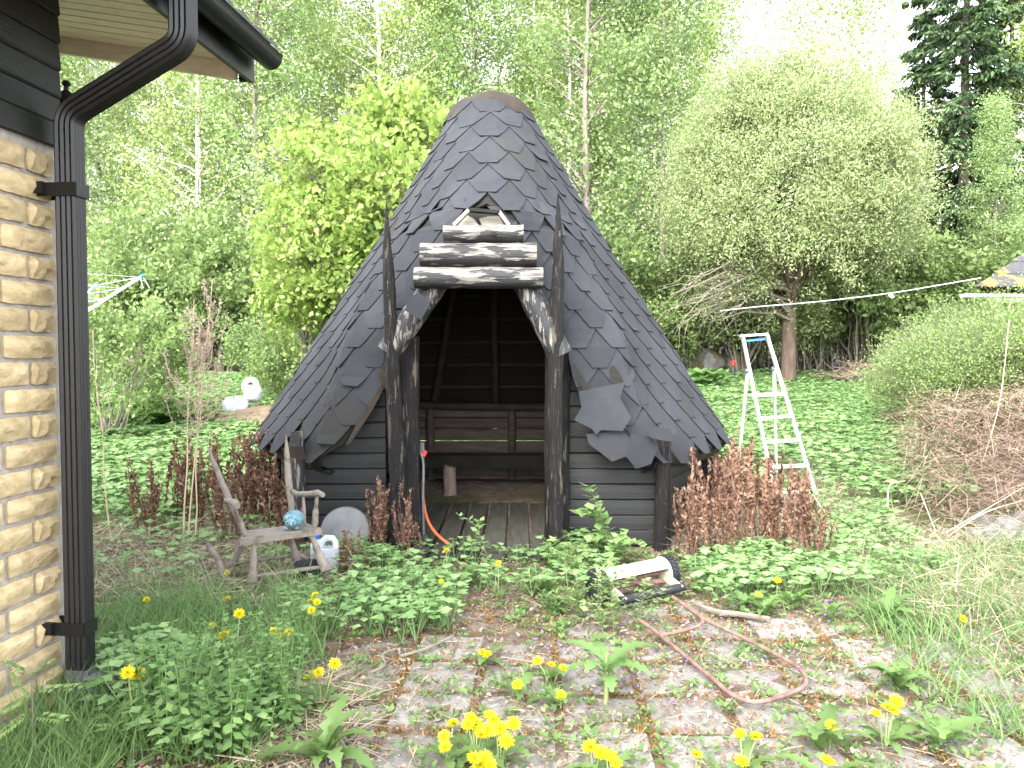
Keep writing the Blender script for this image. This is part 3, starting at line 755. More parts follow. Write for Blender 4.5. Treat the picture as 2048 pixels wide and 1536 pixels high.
# inside: floor boards, battens, rafters, benches
for k in range(15):
    x = -1.55 + k * .20 + HX * 0; mb = MB(); z = .035 + rng.uniform(-.004, .004)
    y0 = 6.18 if abs(x + .2) < .70 else 6.68
    y1 = min(9.38, 9.42 - max(0, abs(x - HX) - 1.2) * 1.6)
    a = rad(1.6)
    mb.sweep([(-.088, -.02), (.088, -.02), (.088, .016), (.084, .02), (-.084, .02), (-.088, .016)], [(x, y0, z), (x + (y1 - y0) * .01, y1, z)]); part('floor_board', mb, M['floorwood'], hut)
for c, d in (((HX, 6.24, -.02), (1.5, .06, .07)), ((HX, 7.8, -.03), (2.6, .06, .06))):
    mb = MB(); mb.box(c, d); part('floor_joist', mb, M['darkwood'], hut)
for k in range(11):
    z = 1.0 + k * .26; mb = MB(); n = 30
    if z > 3.6: break
    t0 = thr(z, 1) + .12; pts = [RS(t0 + (2 * math.pi - 2 * t0) * i / n, z, -.085) for i in range(n + 1)]
    mb.tube(pts, .018, 5); part('roof_batten', mb, mat('batten', [(.018, .016, .014), (.035, .030, .026)]) if k == 0 else part_batt, hut, smooth=60)
    if k == 0: part_batt = bpy.data.materials['batten']
for t in (65, 110, 150, 180, 205, 245, 295):
    mb = MB(); mb.tube([RS(rad(t), z, -.13) for z in (.8, 1.6, 2.4, 3.2, 3.8)], .045, 8, rough=.05, rng=rng); part('rafter', mb, part_batt, hut, smooth=60)
for pts in ([(-1.3, 9.3, 1.02), (1.0, 9.3, .985)], [(-1.3, 9.32, 1.02), (-2.12, 8.0, 1.05)]):
    mb = MB(); mb.tube([Vector(pts[0]).lerp(Vector(pts[1]), i / 5) + Vector((0, 0, rng.uniform(-.01, .01))) for i in range(6)], .045, 8, rough=.06, rng=rng); part('wall_plate', mb, part_batt, hut, smooth=60)
for x in (.0, -.95):
    mb = MB(); mb.tube([(x, 9.33, -.02), (x, 9.33, .98)], .045, 8, rough=.05, rng=rng); part('wall_stud', mb, M['innerwood'], hut, smooth=60)
for pts in ([(-1.2, 9.02), (1.0, 9.02)], [(-1.25, 9.0), (-1.95, 7.9)], [(1.0, 9.0), (1.7, 7.9)]):
    for k in range(3):
        o_ = Vector((HX - (pts[0][0] + pts[1][0]) / 2, HY - (pts[0][1] + pts[1][1]) / 2, 0)).normalized() * (k * .12 - .12)
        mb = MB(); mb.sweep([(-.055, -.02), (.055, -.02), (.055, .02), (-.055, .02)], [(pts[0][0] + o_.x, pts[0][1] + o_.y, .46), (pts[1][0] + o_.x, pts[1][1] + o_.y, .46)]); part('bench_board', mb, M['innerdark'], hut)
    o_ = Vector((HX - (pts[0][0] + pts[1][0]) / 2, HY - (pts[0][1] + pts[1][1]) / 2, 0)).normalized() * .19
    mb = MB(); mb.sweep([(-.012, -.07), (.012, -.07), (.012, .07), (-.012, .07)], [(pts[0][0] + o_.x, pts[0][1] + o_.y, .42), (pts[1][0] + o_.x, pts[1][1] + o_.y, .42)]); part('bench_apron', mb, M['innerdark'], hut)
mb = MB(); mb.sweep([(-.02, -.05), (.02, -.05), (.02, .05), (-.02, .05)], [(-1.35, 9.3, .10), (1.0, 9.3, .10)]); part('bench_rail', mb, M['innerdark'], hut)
# ------------------------------------------------------------------ broken chair
gw = M['grey_wood']
def turned(mb, a, b, rs_, n=8):
    "lathe-turned member from a to b; rs_: radii spaced evenly"
    a, b = Vector(a), Vector(b); k = len(rs_); mb.tube([a.lerp(b, i / (k - 1)) for i in range(k)], rs_, n)
ch = thing('chair', 'broken weathered grey wooden armchair without a back beside the hut', 'chair', W(560, 1190, 5.5))
ch.location.z = 0
def cp(name, pts, r, n=8, Y=None): 
    mb = MB(); mb.tube(pts, r, n); return part(name, mb, gw, ch, smooth=50)
Yf, Yb = 5.30, 5.68
mb = MB()
q = [W(480, 1078, Yf), W(643, 1056, Yf + .06), W(612, 1046, Yb), W(487, 1062, Yb)]
mb.plate(q, (0, 0, -.045)); part('seat', mb, gw, ch)
cp('back_stile', [W(415, 893, Yb + .12), W(432, 935, Yb + .09), W(458, 1000, Yb + .03), W(476, 1040, Yb), W(492, 1072, Yb)], [.006, .020, .026, .022, .018])
cp('back_stile', [W(572, 872, Yb + .1), W(574, 910, Yb + .08), W(577, 960, Yb + .05), W(582, 1005, Yb + .02), W(586, 1052, Yb)], [.006, .020, .026, .024, .018])
cp('armrest', [W(452, 1000, Yb + .02), W(462, 1003, Yb - .15), W(470, 1006, Yf + .06), W(474, 1012, Yf + .02)], [.016, .02, .028, .024])
cp('armrest', [W(578, 978, Yb + .05), W(596, 988, Yb - .05), W(618, 988, Yf + .15), W(636, 986, Yf + .06), W(646, 990, Yf + .02)], [.014, .018, .020, .024, .018])
for nm, a, b, rr in (('arm_support', W(468, 1012, Yf + .05), W(492, 1074, Yf + .10), [.012, .016, .013, .021, .019, .022, .014]),
                     ('arm_support', W(634, 992, Yf + .08), W(629, 1056, Yf + .12), [.011, .014, .012, .022, .020, .024, .014]),
                     ('spindle', W(606, 990, Yb - .05), W(610, 1056, Yb - .1), [.009, .012, .014, .012, .009])):
    mb = MB(); turned(mb, a, b, rr); part(nm, mb, gw, ch, smooth=50)
LR = [.022, .024, .020, .020, .027, .022, .024, .031, .034, .032, .034, .034]
for a, b in ((W(509, 1082, Yf + .06), W(505, 1188, Yf + .0)), (W(622, 1068, Yf + .10), W(652, 1142, Yf + .05)),
             (W(487, 1078, Yb - .03), W(458, 1146, Yb + .06)), (W(578, 1068, Yb - .03), W(598, 1132, Yb + .06))):
    mb = MB(); turned(mb, a, b, LR); part('leg', mb, gw, ch, smooth=50)
cp('stretcher', [W(512, 1152, Yf + .02), W(560, 1146, Yf + .03), W(600, 1140, Yf + .04), W(642, 1134, Yf + .06)], [.011, .014, .016, .012])
cp('stretcher', [W(470, 1128, Yb), W(530, 1118, Yb), W(578, 1112, Yb + .02)], [.010, .014, .010])
cp('rocker', [W(498, 1186, Yf), W(470, 1168, Yf + .12), W(448, 1152, Yf + .25), W(438, 1120, Yf + .32), W(415, 1088, Yf + .34)], [.022, .020, .022, .024, .018])
cp('rocker', [W(655, 1142, Yf + .05), W(628, 1128, Yb), W(588, 1104, Yb + .1)], [.018, .020, .016])

hg = thing('hedgehog_figurine', 'small blue glazed ceramic hedgehog sitting on the chair seat', 'figurine', W(587, 1056, Yf + .16)); b0 = Vector(hg.location)
mb = MB(); mb.ball(b0 + Vector((0, .015, .055)), (.066, .07, .055), 18, 12)
for j in range(9):      # rows of blunt spines over the back
    for i in range(16):
        a = rad(i * 22.5 + (j % 2) * 11); ph = rad(12 + j * 10)
        d = Vector((math.sin(ph) * math.cos(a), math.sin(ph) * math.sin(a), math.cos(ph)))
        if d.y < -.45 and d.z < .75: continue
        p = b0 + Vector((0, .015, .055)) + Vector((d.x * .064, d.y * .068, d.z * .053)); mb.tube([p, p + d * .012 + Vector((0, .004, 0))], [.006, .002], 4)
part('body', mb, M['ceramic'], hg, smooth=60)
mb = MB(); mb.ball(b0 + Vector((0, -.045, .042)), (.040, .038, .036), 14, 10); mb.ball(b0 + Vector((0, -.078, .036)), (.017, .024, .015), 10, 8); part('head', mb, M['ceramic'], hg, smooth=60)
for x in (-1, 1):
    mb = MB(); mb.ball(b0 + Vector((x * .018, -.077, .052)), .0052, 8, 6); part('eye', mb, M['tyre'], hg, smooth=60)
    mb = MB(); mb.ball(b0 + Vector((x * .034, -.045, .070)), (.012, .007, .012), 8, 6); part('ear', mb, M['ceramic'], hg, smooth=60)
    mb = MB(); mb.ball(b0 + Vector((x * .035, -.05, .010)), (.020, .026, .012), 8, 6); part('paw', mb, M['ceramic'], hg, smooth=60)
mb = MB(); mb.ball(b0 + Vector((0, -.101, .040)), .007, 8, 6); part('nose', mb, M['tyre'], hg, smooth=60)

def jug(c, w, d, h, name, label, grip=True, blue=False, rot=0):
    t = thing(name, label, name.split('_')[-1], c, rotz=rot); Z = Vector((0, 0, 0))
    def rr(sx, sy, z, r=.25):
        o = []
        for i in range(16):
            a = 2 * math.pi * (i + .5) / 16; ca, sa = math.cos(a), math.sin(a); k = (abs(ca) ** 4 + abs(sa) ** 4) ** -.25
            o.append((ca * k * sx / 2, sa * k * sy / 2, z))
        return o
    mb = MB(); lv = [(.94, 0), (1, .05), (1, .55), (.98, .7), (.8, .80), (.5, .9)] if not grip else [(.94, 0), (1, .04), (1, .45), (1, .66)]
    V = []
    for k, z in lv: V += rr(w * k, d * k, z * h)
    n = 16; mb.add(V, [(j * n + i, j * n + (i + 1) % n, (j + 1) * n + (i + 1) % n, (j + 1) * n + i) for j in range(len(lv) - 1) for i in range(n)] + [tuple(range(n))[::-1], tuple(range((len(lv) - 1) * n, len(lv) * n))])
    part('body', mb, M['hdpe'], t, base=Z, smooth=50)
    if grip:
        mb = MB(); mb.tube([(w * .36, 0, h * .64), (w * .36, 0, h * .84), (w * .26, 0, h * .95), (-.02 * w, 0, h * .97), (-w * .22, 0, h * .86), (-w * .34, 0, h * .66)], [d * .2] * 6, 8); part('handle', mb, M['hdpe'], t, base=Z, smooth=50)
        mb = MB(); mb.lathe([(.022, 0), (.022, .03), (0, .03)], (-w * .30, 0, h * .78), n=12); part('cap', mb, M['hdpe' if not blue else 'bluecap'], t, base=Z, smooth=50)
    else:
        mb = MB(); mb.lathe([(.019, 0), (.02, .032), (0, .033)], (0, 0, h * .9), n=12); part('cap', mb, M['bluecap'], t, base=Z, smooth=50)
    return t
c = W(655, 1144, 5.9); c.z = .02; jug(c, .165, .12, .235, 'plastic_canister', 'translucent white plastic canister with moulded handle in front of the hut boards')
c = W(634, 1144, 6.02); c.z = .03; jug(c, .09, .09, .20, 'plastic_bottle', 'small white plastic bottle with bright blue cap behind the chair leg', grip=False)
ld = thing('round_lid', 'dull grey round metal lid leaning against the black boards', 'lid', W(690, 1150, 6.25)); ld.location.z = .02
mb = MB(); cL = Vector((W(690, 1100, 6.30).x, 6.33, .20)); ax = Vector((.1, -1, .30)); mb.lathe([(0, .014), (.10, .016), (.165, .010), (.190, .012), (.20, .0), (.196, -.012), (.0, -.012)], cL, n=36, axis=ax)
part('disc', mb, M['greymetal'], ld, smooth=35)
mb = MB(); mb.tube([cL + ax.normalized() * .016 + Vector((-.03, 0, 0)), cL + ax.normalized() * .035, cL + ax.normalized() * .016 + Vector((.03, 0, 0))], .005, 6); part('handle', mb, M['greymetal'], ld)
bk = thing('bucket', 'black plastic bucket half hidden by leaves under the broken chair', 'bucket', W(617, 1172, 5.45)); bk.location.z = .0
b0 = Vector(bk.location); mb = MB(); mb.lathe([(.0, .01), (.075, .01), (.09, .17), (.098, .17), (.098, .18), (.088, .18), (.072, .02), (0, .02)], b0, n=18); part('body', mb, M['tyre'], bk, smooth=40)
mb = MB(); mb.tube([b0 + Vector((.094 * math.cos(a), -.03 * math.sin(a), .17 - .08 * math.sin(a))) for a in np.linspace(0, math.pi, 9)], .003, 5); part('bail', mb, M['greymetal'], bk)

# ------------------------------------------------------------------ reel mower lying on its handle
mw = thing('lawn_mower', 'old cream and black push reel mower with rusty tube handle lying on the paving', 'lawn mower', (W(1262, 1210, 5.15).x, 5.15, 0))
A = W(1203, 1184, 5.12); B = W(1328, 1158, 5.36); axm = (B - A).normalized()
A.z = max(A.z, .12); B.z = A.z + .02; axm = (B - A).normalized()
def wheel(c, sgn):
    mb = MB(); r = .104
    mb.lathe([(r - .022, -.026), (r - .004, -.026), (r, -.018), (r, .018), (r - .004, .026), (r - .022, .026)], c, n=30, axis=axm)
    u = axm.orthogonal().normalized(); v = axm.cross(u)
    for i in range(24):
        for sd_ in (-1, 1):
            a = 2 * math.pi * (i + (.5 if sd_ > 0 else 0)) / 24; d = u * math.cos(a) + v * math.sin(a); t_ = axm.cross(d)
            R = Matrix((axm, t_, d)).transposed(); mb.box(c + d * (r + .003) + axm * sd_ * .013, (.022, .016, .012), R)
    o = part('wheel', mb, M['tyre'], mw, smooth=30)
    mb = MB(); mb.lathe([(0, .02), (.03, .024), (.04, .012), (.08, .010), (.083, .022), (.083, -.022), (0, -.022)], c, n=24, axis=axm); part('hub', mb, M['tyre'], o, base=mw.location, smooth=35)
wheel(A - axm * .03, -1); wheel(B + axm * .03, 1)
mb = MB(); u = Vector((0, 0, 1)); v = axm.cross(u).normalized()
if v.y > 0: v = -v
L = (B - A).length; q = []; n = 9
for i, t in enumerate(np.linspace(rad(-35), rad(150), n)):      # curved guard over the reel
    q.append((math.cos(t), math.sin(t)))
mg = [(v * (-a * .100) + u * (b * .100)) for a, b in q]
V = [A + axm * .02 + p for p in mg] + [B - axm * .02 + p for p in mg]; V += [A + axm * .02 + p * .95 for p in mg] + [B - axm * .02 + p * .95 for p in mg]
fc = [(i, i + 1, n + i + 1, n + i) for i in range(n - 1)] + [(2 * n + i, 3 * n + i, 3 * n + i + 1, 2 * n + i + 1) for i in range(n - 1)]
fc += [(i, 2 * n + i, 2 * n + i + 1, i + 1) for i in range(n - 1)] + [(n + i, n + i + 1, 3 * n + i + 1, 3 * n + i) for i in range(n - 1)] + [(0, n, 3 * n, 2 * n), (n - 1, 3 * n - 1, 4 * n - 1, 2 * n - 1)]
mb.add(V, fc); part('guard', mb, M['cream'], mw, smooth=50)
for P_, s_ in ((A, 1), (B, -1)):
    mb = MB(); mb.lathe([(.0, -.008), (.105, -.008), (.108, 0), (.105, .008), (0, .008)], P_ + axm * .016 * s_, n=24, axis=axm); part('side_plate', mb, M['cream'], mw, smooth=40)
    mb = MB(); e = P_ + axm * .03 * s_; mb.sweep([(-.006, -.03), (.006, -.03), (.006, .03), (-.006, .03)], [e, e + v * .22 - u * .06]); part('side_arm', mb, M['cream'], mw)
for k in range(5):
    mb = MB(); P1 = []; 
    for j in range(9):
        t = j / 8; a = 2 * math.pi * k / 5 + t * 1.1; d = u * math.cos(a) + v * math.sin(a); c = A.lerp(B, .06 + .88 * t); P1 += [c + d * .045, c + d * .075]
    V = P1 + [p + u * .004 for p in P1]; mb.add(V, [(2 * j, 2 * j + 1, 2 * j + 3, 2 * j + 2) for j in range(8)] + [(18 + 2 * j, 18 + 2 * j + 2, 18 + 2 * j + 3, 18 + 2 * j + 1) for j in range(8)]); part('blade', mb, M['rust'], mw)
mb = MB(); mb.tube([A, B], .012, 8); part('axle', mb, M['rust'], mw)
mb = MB(); mb.tube([A + v * .20 - u * .05, B + v * .20 - u * .05], .028, 10); part('rear_roller', mb, M['tyre'], mw, smooth=40)
mb = MB(); mb.sweep([(-.02, -.004), (.02, -.004), (.02, .004), (-.02, .004)], [A + v * .15 - u * .085, B + v * .15 - u * .085]); part('bed_knife', mb, M['cream'], mw)
def gpt(px, py, h): 
    lo, hi = 2., 9.
    for _ in range(40):
        m = (lo + hi) / 2
        if W(px, py, m).z > h: lo = m
        else: hi = m
    return W(px, py, lo)
hp = [gpt(1276, 1238, .085), gpt(1320, 1270, .055), gpt(1370, 1312, .04), gpt(1425, 1357, .035), gpt(1465, 1390, .035), gpt(1508, 1404, .035), gpt(1560, 1394, .035), gpt(1603, 1376, .04), gpt(1612, 1358, .04), gpt(1592, 1332, .045), gpt(1520, 1292, .06), gpt(1450, 1258, .08), gpt(1405, 1236, .10), gpt(1345, 1194, .12)]
def smoothp(P, k=4):
    P = [P[0]] + list(P) + [P[-1]]; out = []
    for i in range(1, len(P) - 2):
        for j in range(k):
            t = j / k; a, b, c, d = P[i - 1], P[i], P[i + 1], P[i + 2]
            out.append(.5 * ((2 * b) + (c - a) * t + (2 * a - 5 * b + 4 * c - d) * t * t + (3 * b - a - 3 * c + d) * t ** 3))
    return out + [P[-2]]
mb = MB(); mb.tube(smoothp(hp), .0115, 8); part('handle', mb, M['rust'], mw, smooth=60)
mb = MB(); mb.tube(smoothp([gpt(1348, 1196, .12), gpt(1385, 1220, .11), gpt(1404, 1238, .10), gpt(1400, 1250, .095), gpt(1370, 1260, .08), gpt(1338, 1268, .07), gpt(1322, 1268, .065)]), .011, 8); part('brace', mb, M['rust'], mw, smooth=60)

# ------------------------------------------------------------------ step ladder
lb = G(1560, 985)
la = thing('step_ladder', 'tall aluminium step ladder with blue handrail standing in the green field', 'ladder', lb)
YF, YT, YR = 8.68, 9.12, 9.62
RL = lambda t: W(1485, 672, YT).lerp(W(1549, 990, YF), t); RRt = lambda t: W(1533, 668, YT + .02).lerp(W(1632, 991, YF + .02), t)
rp_ = [(-.011, -.032), (.011, -.032), (.011, .032), (-.011, .032)]
for f in (RL, RRt):
    mb = MB(); mb.sweep(rp_, [f(0), f(1)], up=(0, -1, .2)); part('front_rail', mb, M['alu'], la)
mb = MB(); mb.sweep([(-.02, -.012), (.02, -.012), (.02, .012), (-.02, .012)], [RL(0) + Vector((-.03, 0, 0)), RRt(0) + Vector((.012, 0, 0))]); part('top_rail', mb, M['alu'], la)
mb = MB(); mb.sweep([(-.014, -.014), (.014, -.014), (.014, .010), (-.014, .010)], [RL(.02) + Vector((.03, .0, -.02)), RRt(.02) + Vector((-.03, 0, -.02))]); part('grip', mb, M['bluerub'], la)
mb = MB(); mb.sweep([(-.004, -.01), (.004, -.01), (.004, .01), (-.004, .01)], [RL(.03) + Vector((.016, 0, 0)), RL(.30) + Vector((.016, 0, 0))], up=(0, -1, .2)); part('blue_edge', mb, M['bluerub'], la)
for k, ty in enumerate((792, 840, 887, 936, 985)):
    t = (ty - 672) / 318; a, b = RL(t) + Vector((.012, 0, 0)), RRt(t - .012) + Vector((-.012, 0, 0)); mb = MB()
    if k == 0:
        a = RL(.38); b = RRt(.375)
        dpt = Vector((0, .24, .0)); mb.plate([a, b, b + dpt, a + dpt], (0, 0, -.025)); part('platform', mb, M['alu'], la)
    else:
        mb.sweep([(-.04, -.014), (.04, -.014), (.04, .004), (.034, .012), (.02, .006), (.0, .012), (-.02, .006), (-.034, .012), (-.04, .004)], [a, b]); part('step', mb, M['alu'], la)
def br(nm, a, b, w=.02, m='alu'): mb = MB(); mb.sweep([(-w / 2, -w / 2), (w / 2, -w / 2), (w / 2, w / 2), (-w / 2, w / 2)], [a, b], up=(0, -1, .2)); part(nm, mb, M[m], la)
a1, a2 = W(1495, 742, 9.06), W(1476, 942, YR); b1, b2 = W(1548, 738, 9.08), W(1553, 966, YR + .05)
br('rear_leg', a1, a2, .03); br('rear_leg', b1, b2, .03)
br('rear_brace', a2.lerp(a1, .02), b2.lerp(b1, .03), .016); br('rear_brace', a2.lerp(a1, .62), RL(.45), .010); br('rear_brace', b2.lerp(b1, .60), RRt(.42), .010)
for p in (a1, b1): mb = MB(); mb.lathe([(0, -.03), (.026, -.03), (.026, .0), (0, .0)], p, n=12, axis=(1, 0, 0)); part('hinge', mb, M['greymetal'], la)
for f in (RL, RRt): mb = MB(); mb.box(f(1), (.03, .07, .035)); part('foot', mb, M['tyre'], la)

# ------------------------------------------------------------------ rotary clothes dryer
c = W(96, 660, 8.6); top = W(96, 672, 8.6).z
dr = thing('clothes_dryer', 'rotary clothes dryer with teal arm tip showing beside the downpipe', 'clothes dryer', (c.x, 8.6, float(gz(c.x, 8.6))))
b0 = Vector((c.x, 8.6, 0)); mb = MB(); mb.tube([b0 + Vector((0, 0, -.1)), b0 + Vector((0, 0, top + .1))], .022, 10); part('pole', mb, M['alu'], dr, smooth=50)
tip = W(285, 552, 8.6); armL = tip - (b0 + Vector((0, 0, top))); hor = math.hypot(armL.x, armL.y); tips = []
for k in range(4):
    a = k * math.pi / 2; d = Vector((math.cos(a), math.sin(a), 0)); T = b0 + Vector((0, 0, top)) + d * hor + Vector((0, 0, armL.z)); tips.append((b0 + Vector((0, 0, top)), T))
    mb = MB(); mb.sweep([(-.012, -.014), (.012, -.014), (.012, .014), (-.012, .014)], [tips[-1][0], T]); ao = part('arm', mb, M['alu'], dr)
    mb = MB(); mb.ball(T, (.026, .026, .022), 8, 6); part('tip_cap', mb, mat('teal', [(.02, .25, .27)]) if k == 0 else bpy.data.materials['teal'], ao, base=dr.location, smooth=60)
for f in (.98, .80, .62, .48, .36):
    for k in range(4):
        p, q = tips[k], tips[(k + 1) % 4]; mb = MB(); mb.tube([p[0].lerp(p[1], f), q[0].lerp(q[1], f)], .0035, 4); part('line', mb, M['hdpe'], dr)
for k in range(2):
    mb = MB(); p = tips[0][1] + Vector((-.02 + .03 * k, -.01, -.01)); mb.tube([p, p + Vector((.03 + .04 * k, 0, -.12))], .004, 4); part('cord_end', mb, M['hdpe'], dr)

# ------------------------------------------------------------------ neighbouring shelter roof, right edge
RX = W(2040, 560, 12).x
sh = thing('shelter', 'small shelter with mossy shingle roof and pale green gutter at the right edge', 'shelter', (RX + 1.0, 12.8, float(gz(RX + 1, 12.8))))
lc = W(1952, 577, 12.0); z0 = lc.z
mb = MB(); apx = Vector((lc.x + 3.6, 14.0, z0 + 1.9)); P = [lc + Vector((0, 0, .02)), Vector((lc.x + 4.6, 12.0, z0 + .02)), Vector((lc.x + 7.2, 16, z0 + .02)), Vector((lc.x + 2.7, 16, z0 + .02))]
nrow_ = 9
for r_i in range(nrow_):
    f0, f1 = r_i / nrow_, (r_i + 1.12) / nrow_
    q0 = [p.lerp(apx, f0) + Vector((0, -.0, .03)) for p in P]; q1 = [p.lerp(apx, min(f1, 1)) for p in P]
    for i in range(4):
        j = (i + 1) % 4; mb.add([q0[i], q0[j], q1[j], q1[i], q0[i] - Vector((0, 0, .02)), q0[j] - Vector((0, 0, .02))], [(0, 1, 2, 3), (0, 4, 5, 1)])
mroof = mat('mossy_roof', [(.035, .035, .04), (.06, .06, .065)], scale=20, rough=.95, bump=.6, bscale=60, cols2=[(.22, .13, .03), (.30, .20, .05)], scale2=3.5, lo2=.52, hi2=.58)
part('roof', mb, mroof, sh)
V, Q = [], []
rr_ = np.random.RandomState(3); tt = rr_.uniform(0, 1, 1500); uu = rr_.uniform(0, 1, 1500) ** 2; base = np.array([lc + (P[1] - lc) * t for t in tt]); apx_ = np.array(apx)
pp = base + (apx_ - base) * uu[:, None]; pp = patchy(pp, rr_, 3.0, .45); V, Q = leaves(pp + [0, 0, .02], rr_.normal(size=(len(pp), 3)) + [0, -.5, .8], rr_.uniform(.02, .05, len(pp)), .8, rr_)
o = part('roof_moss', np_mesh('roof_moss', V - np.array(sh.location), Q, mat('orange_moss', [(.25, .15, .03), (.36, .24, .06)], island=1)), None, sh, kind='stuff')
mb = MB(); g0 = W(1924, 588, 11.9); cc = [(.06 * math.cos(t), .06 * math.sin(t)) for t in [math.pi + math.pi * i / 8 for i in range(9)]]
cc = cc + [(.052, 0)] + [(.052 * math.cos(t), .052 * math.sin(t)) for t in [2 * math.pi - math.pi * i / 8 for i in range(9)]]
mb.sweep(cc, [g0, g0 + Vector((5, 0, -.02))]); gm = mat('pale_gutter', [(.50, .58, .50), (.58, .64, .56)], scale=4, rough=.5); part('gutter', mb, gm, sh, smooth=50)
mb = MB(); f0 = W(1985, 597, 12.05); mb.box((f0.x + 2.2, 12.05, f0.z), (4.5, .03, .13)); part('fascia_board', mb, mat('pale_green_paint', [(.42, .46, .34), (.48, .52, .40)], scale=4), sh)
for x in (f0.x + 1.0, f0.x + 4.2):
    for y in (12.3,): mb = MB(); zz = float(gz(x, y)); mb.box((x, y, (zz + z0) / 2), (.1, .1, z0 - zz + .05)); part('post', mb, M['darkwood'], sh)
# clothes line with a peg
ln = thing('clothes_line', 'white clothes line sagging from the willow to the mossy shelter roof', 'clothes line', W(1510, 618, 14))
mb = MB(); mb.tube(smoothp([W(1440, 622, 15.5), W(1510, 614, 15), W(1640, 603, 14.2), W(1783, 586, 13.3), W(1880, 570, 12.6), W(1962, 556, 12.1)]), .008, 5); part('line', mb, M['hdpe'], ln)
pg = lone('clothes_peg', None, None) if False else None
mb = MB(); p = W(1783, 588, 13.3); mb.ball(p - Vector((0, 0, .03)), (.05, .012, .035), 8, 6, Matrix.Rotation(.5, 3, 'Y')); t_ = thing('clothes_peg', 'white plastic peg clipped on the clothes line', 'clothes peg', p); part('body', mb, M['hdpe'], t_, smooth=60)

# ------------------------------------------------------------------ boulders and stones
def rock(c, r, seed, m, name, label, grp=None, cat='boulder', moss=0):
    r2 = np.random.RandomState(seed); mb = MB(); n, k = 20, 13; V = []
    ph = r2.uniform(0, 6, 8)
    for i in range(k + 1):
        a = math.pi * i / k
        for j in range(n):
            t = 2 * math.pi * j / n; d = np.array([math.sin(a) * math.cos(t), math.sin(a) * math.sin(t), math.cos(a)])
            s = 1 + .12 * math.sin(d[0] * 3 + ph[0]) + .1 * math.sin(d[1] * 4 + ph[1]) + .08 * math.sin(d[2] * 5 + ph[2] + d[0] * 3) + .03 * math.sin(d[0] * 11 + ph[3]) * math.sin(d[1] * 9 + ph[4])
            V.append((c[0] + d[0] * r[0] * s, c[1] + d[1] * r[1] * s, c[2] + d[2] * r[2] * s))
    mb.add(V, [(i * n + j, (i + 1) * n + j, (i + 1) * n + (j + 1) % n, i * n + (j + 1) % n) for i in range(k) for j in range(n)])
    me = mb.mesh(name, M[m], c, 60); return lone(name, me, label, cat, grp, c)
rock(G(1415, 752) + Vector((0, 0, .36)), (.46, .5, .36), 1, 'rock', 'boulder', 'large pale boulder with brown moss, left one behind the rhubarb plant')
rock(G(1466, 752) + Vector((0, 0, .32)), (.34, .45, .33), 2, 'rock', 'boulder', 'white faced boulder with moss on top just left of the ladder')
for i, (px, py) in enumerate(((1975, 1052), (2008, 1062), (2040, 1050), (2030, 1080), (1992, 1088), (1962, 1078))):
    g_ = G(px, py); rock(g_ + Vector((0, 0, .04)), (.13, .12, .085), 20 + i, 'rockgrey', 'field_stone', 'grey field stone, ' + ['top left', 'top middle', 'top right', 'lowest right', 'lowest middle', 'lowest left'][i] + ' one in the low heap below the dry brush', 'stones heaped below the dry brush', 'stone')
hd = thing('water_tap', 'small red topped garden standpipe in front of the pale boulder', 'tap', G(1466, 765)); b0 = Vector(hd.location)
mb = MB(); mb.tube([b0 - Vector((0, 0, .3)), b0 + Vector((0, 0, .35))], .02, 8); part('pipe', mb, M['greymetal'], hd)
mb = MB(); mb.ball(b0 + Vector((0, 0, .40)), (.05, .05, .05), 8, 6); mb.box(b0 + Vector((0, 0, .47)), (.11, .03, .03)); part('tap_head', mb, M['red'], hd)
# white sacks and paper roll, far left
bagm = mat('white_sack', [(.30, .33, .38), (.42, .45, .49)], scale=7, rough=.5, bump=1.2, bscale=9)
def sack(c, d, seed, label, rot):
    r2 = np.random.RandomState(seed); mb = MB(); n, k = 20, 12; V = []
    R = Matrix.Rotation(rot, 3, 'Z')
    for i in range(k + 1):
        a = math.pi * i / k
        for j in range(n):
            t = 2 * math.pi * j / n; q = Vector((math.sin(a) * math.cos(t), math.sin(a) * math.sin(t), math.cos(a)))
            kk = (abs(q.x) ** 3 + abs(q.y) ** 3 + abs(q.z) ** 3) ** (-1 / 3); s = kk * (1 + .05 * math.sin(7 * q.x + seed) * math.sin(6 * q.z) + r2.uniform(-.025, .025))
            V.append(Vector(c) + R @ Vector((q.x * d[0] * s, q.y * d[1] * s, q.z * d[2] * s)))
    mb.add(V, [(i * n + j, (i + 1) * n + j, (i + 1) * n + (j + 1) % n, i * n + (j + 1) % n) for i in range(k) for j in range(n)])
    return lone('sack', mb.mesh('sack', bagm, c, 60), label, 'sack', None, c)
sack(W(471, 812, 12.75), (.20, .12, .15), 1, 'bulging white plastic sack lying lowest beside the mossy mound', .2)
sack(W(506, 787, 12.95), (.15, .11, .14), 2, 'white plastic sack propped up under the pale roll', -.5)
c = W(500, 772, 13.05); mb = MB(); mb.lathe([(.045, -.09), (.13, -.09), (.135, 0), (.13, .09), (.045, .09), (.045, -.09)], c, n=22, axis=(.45, -1, .35)); lone('paper_roll', mb.mesh('paper_roll', mat('buff_paper', [(.55, .46, .34), (.66, .58, .46)], scale=9), c, 50), 'pale buff roll with a hole in its middle resting on white sack', 'roll', None, c)
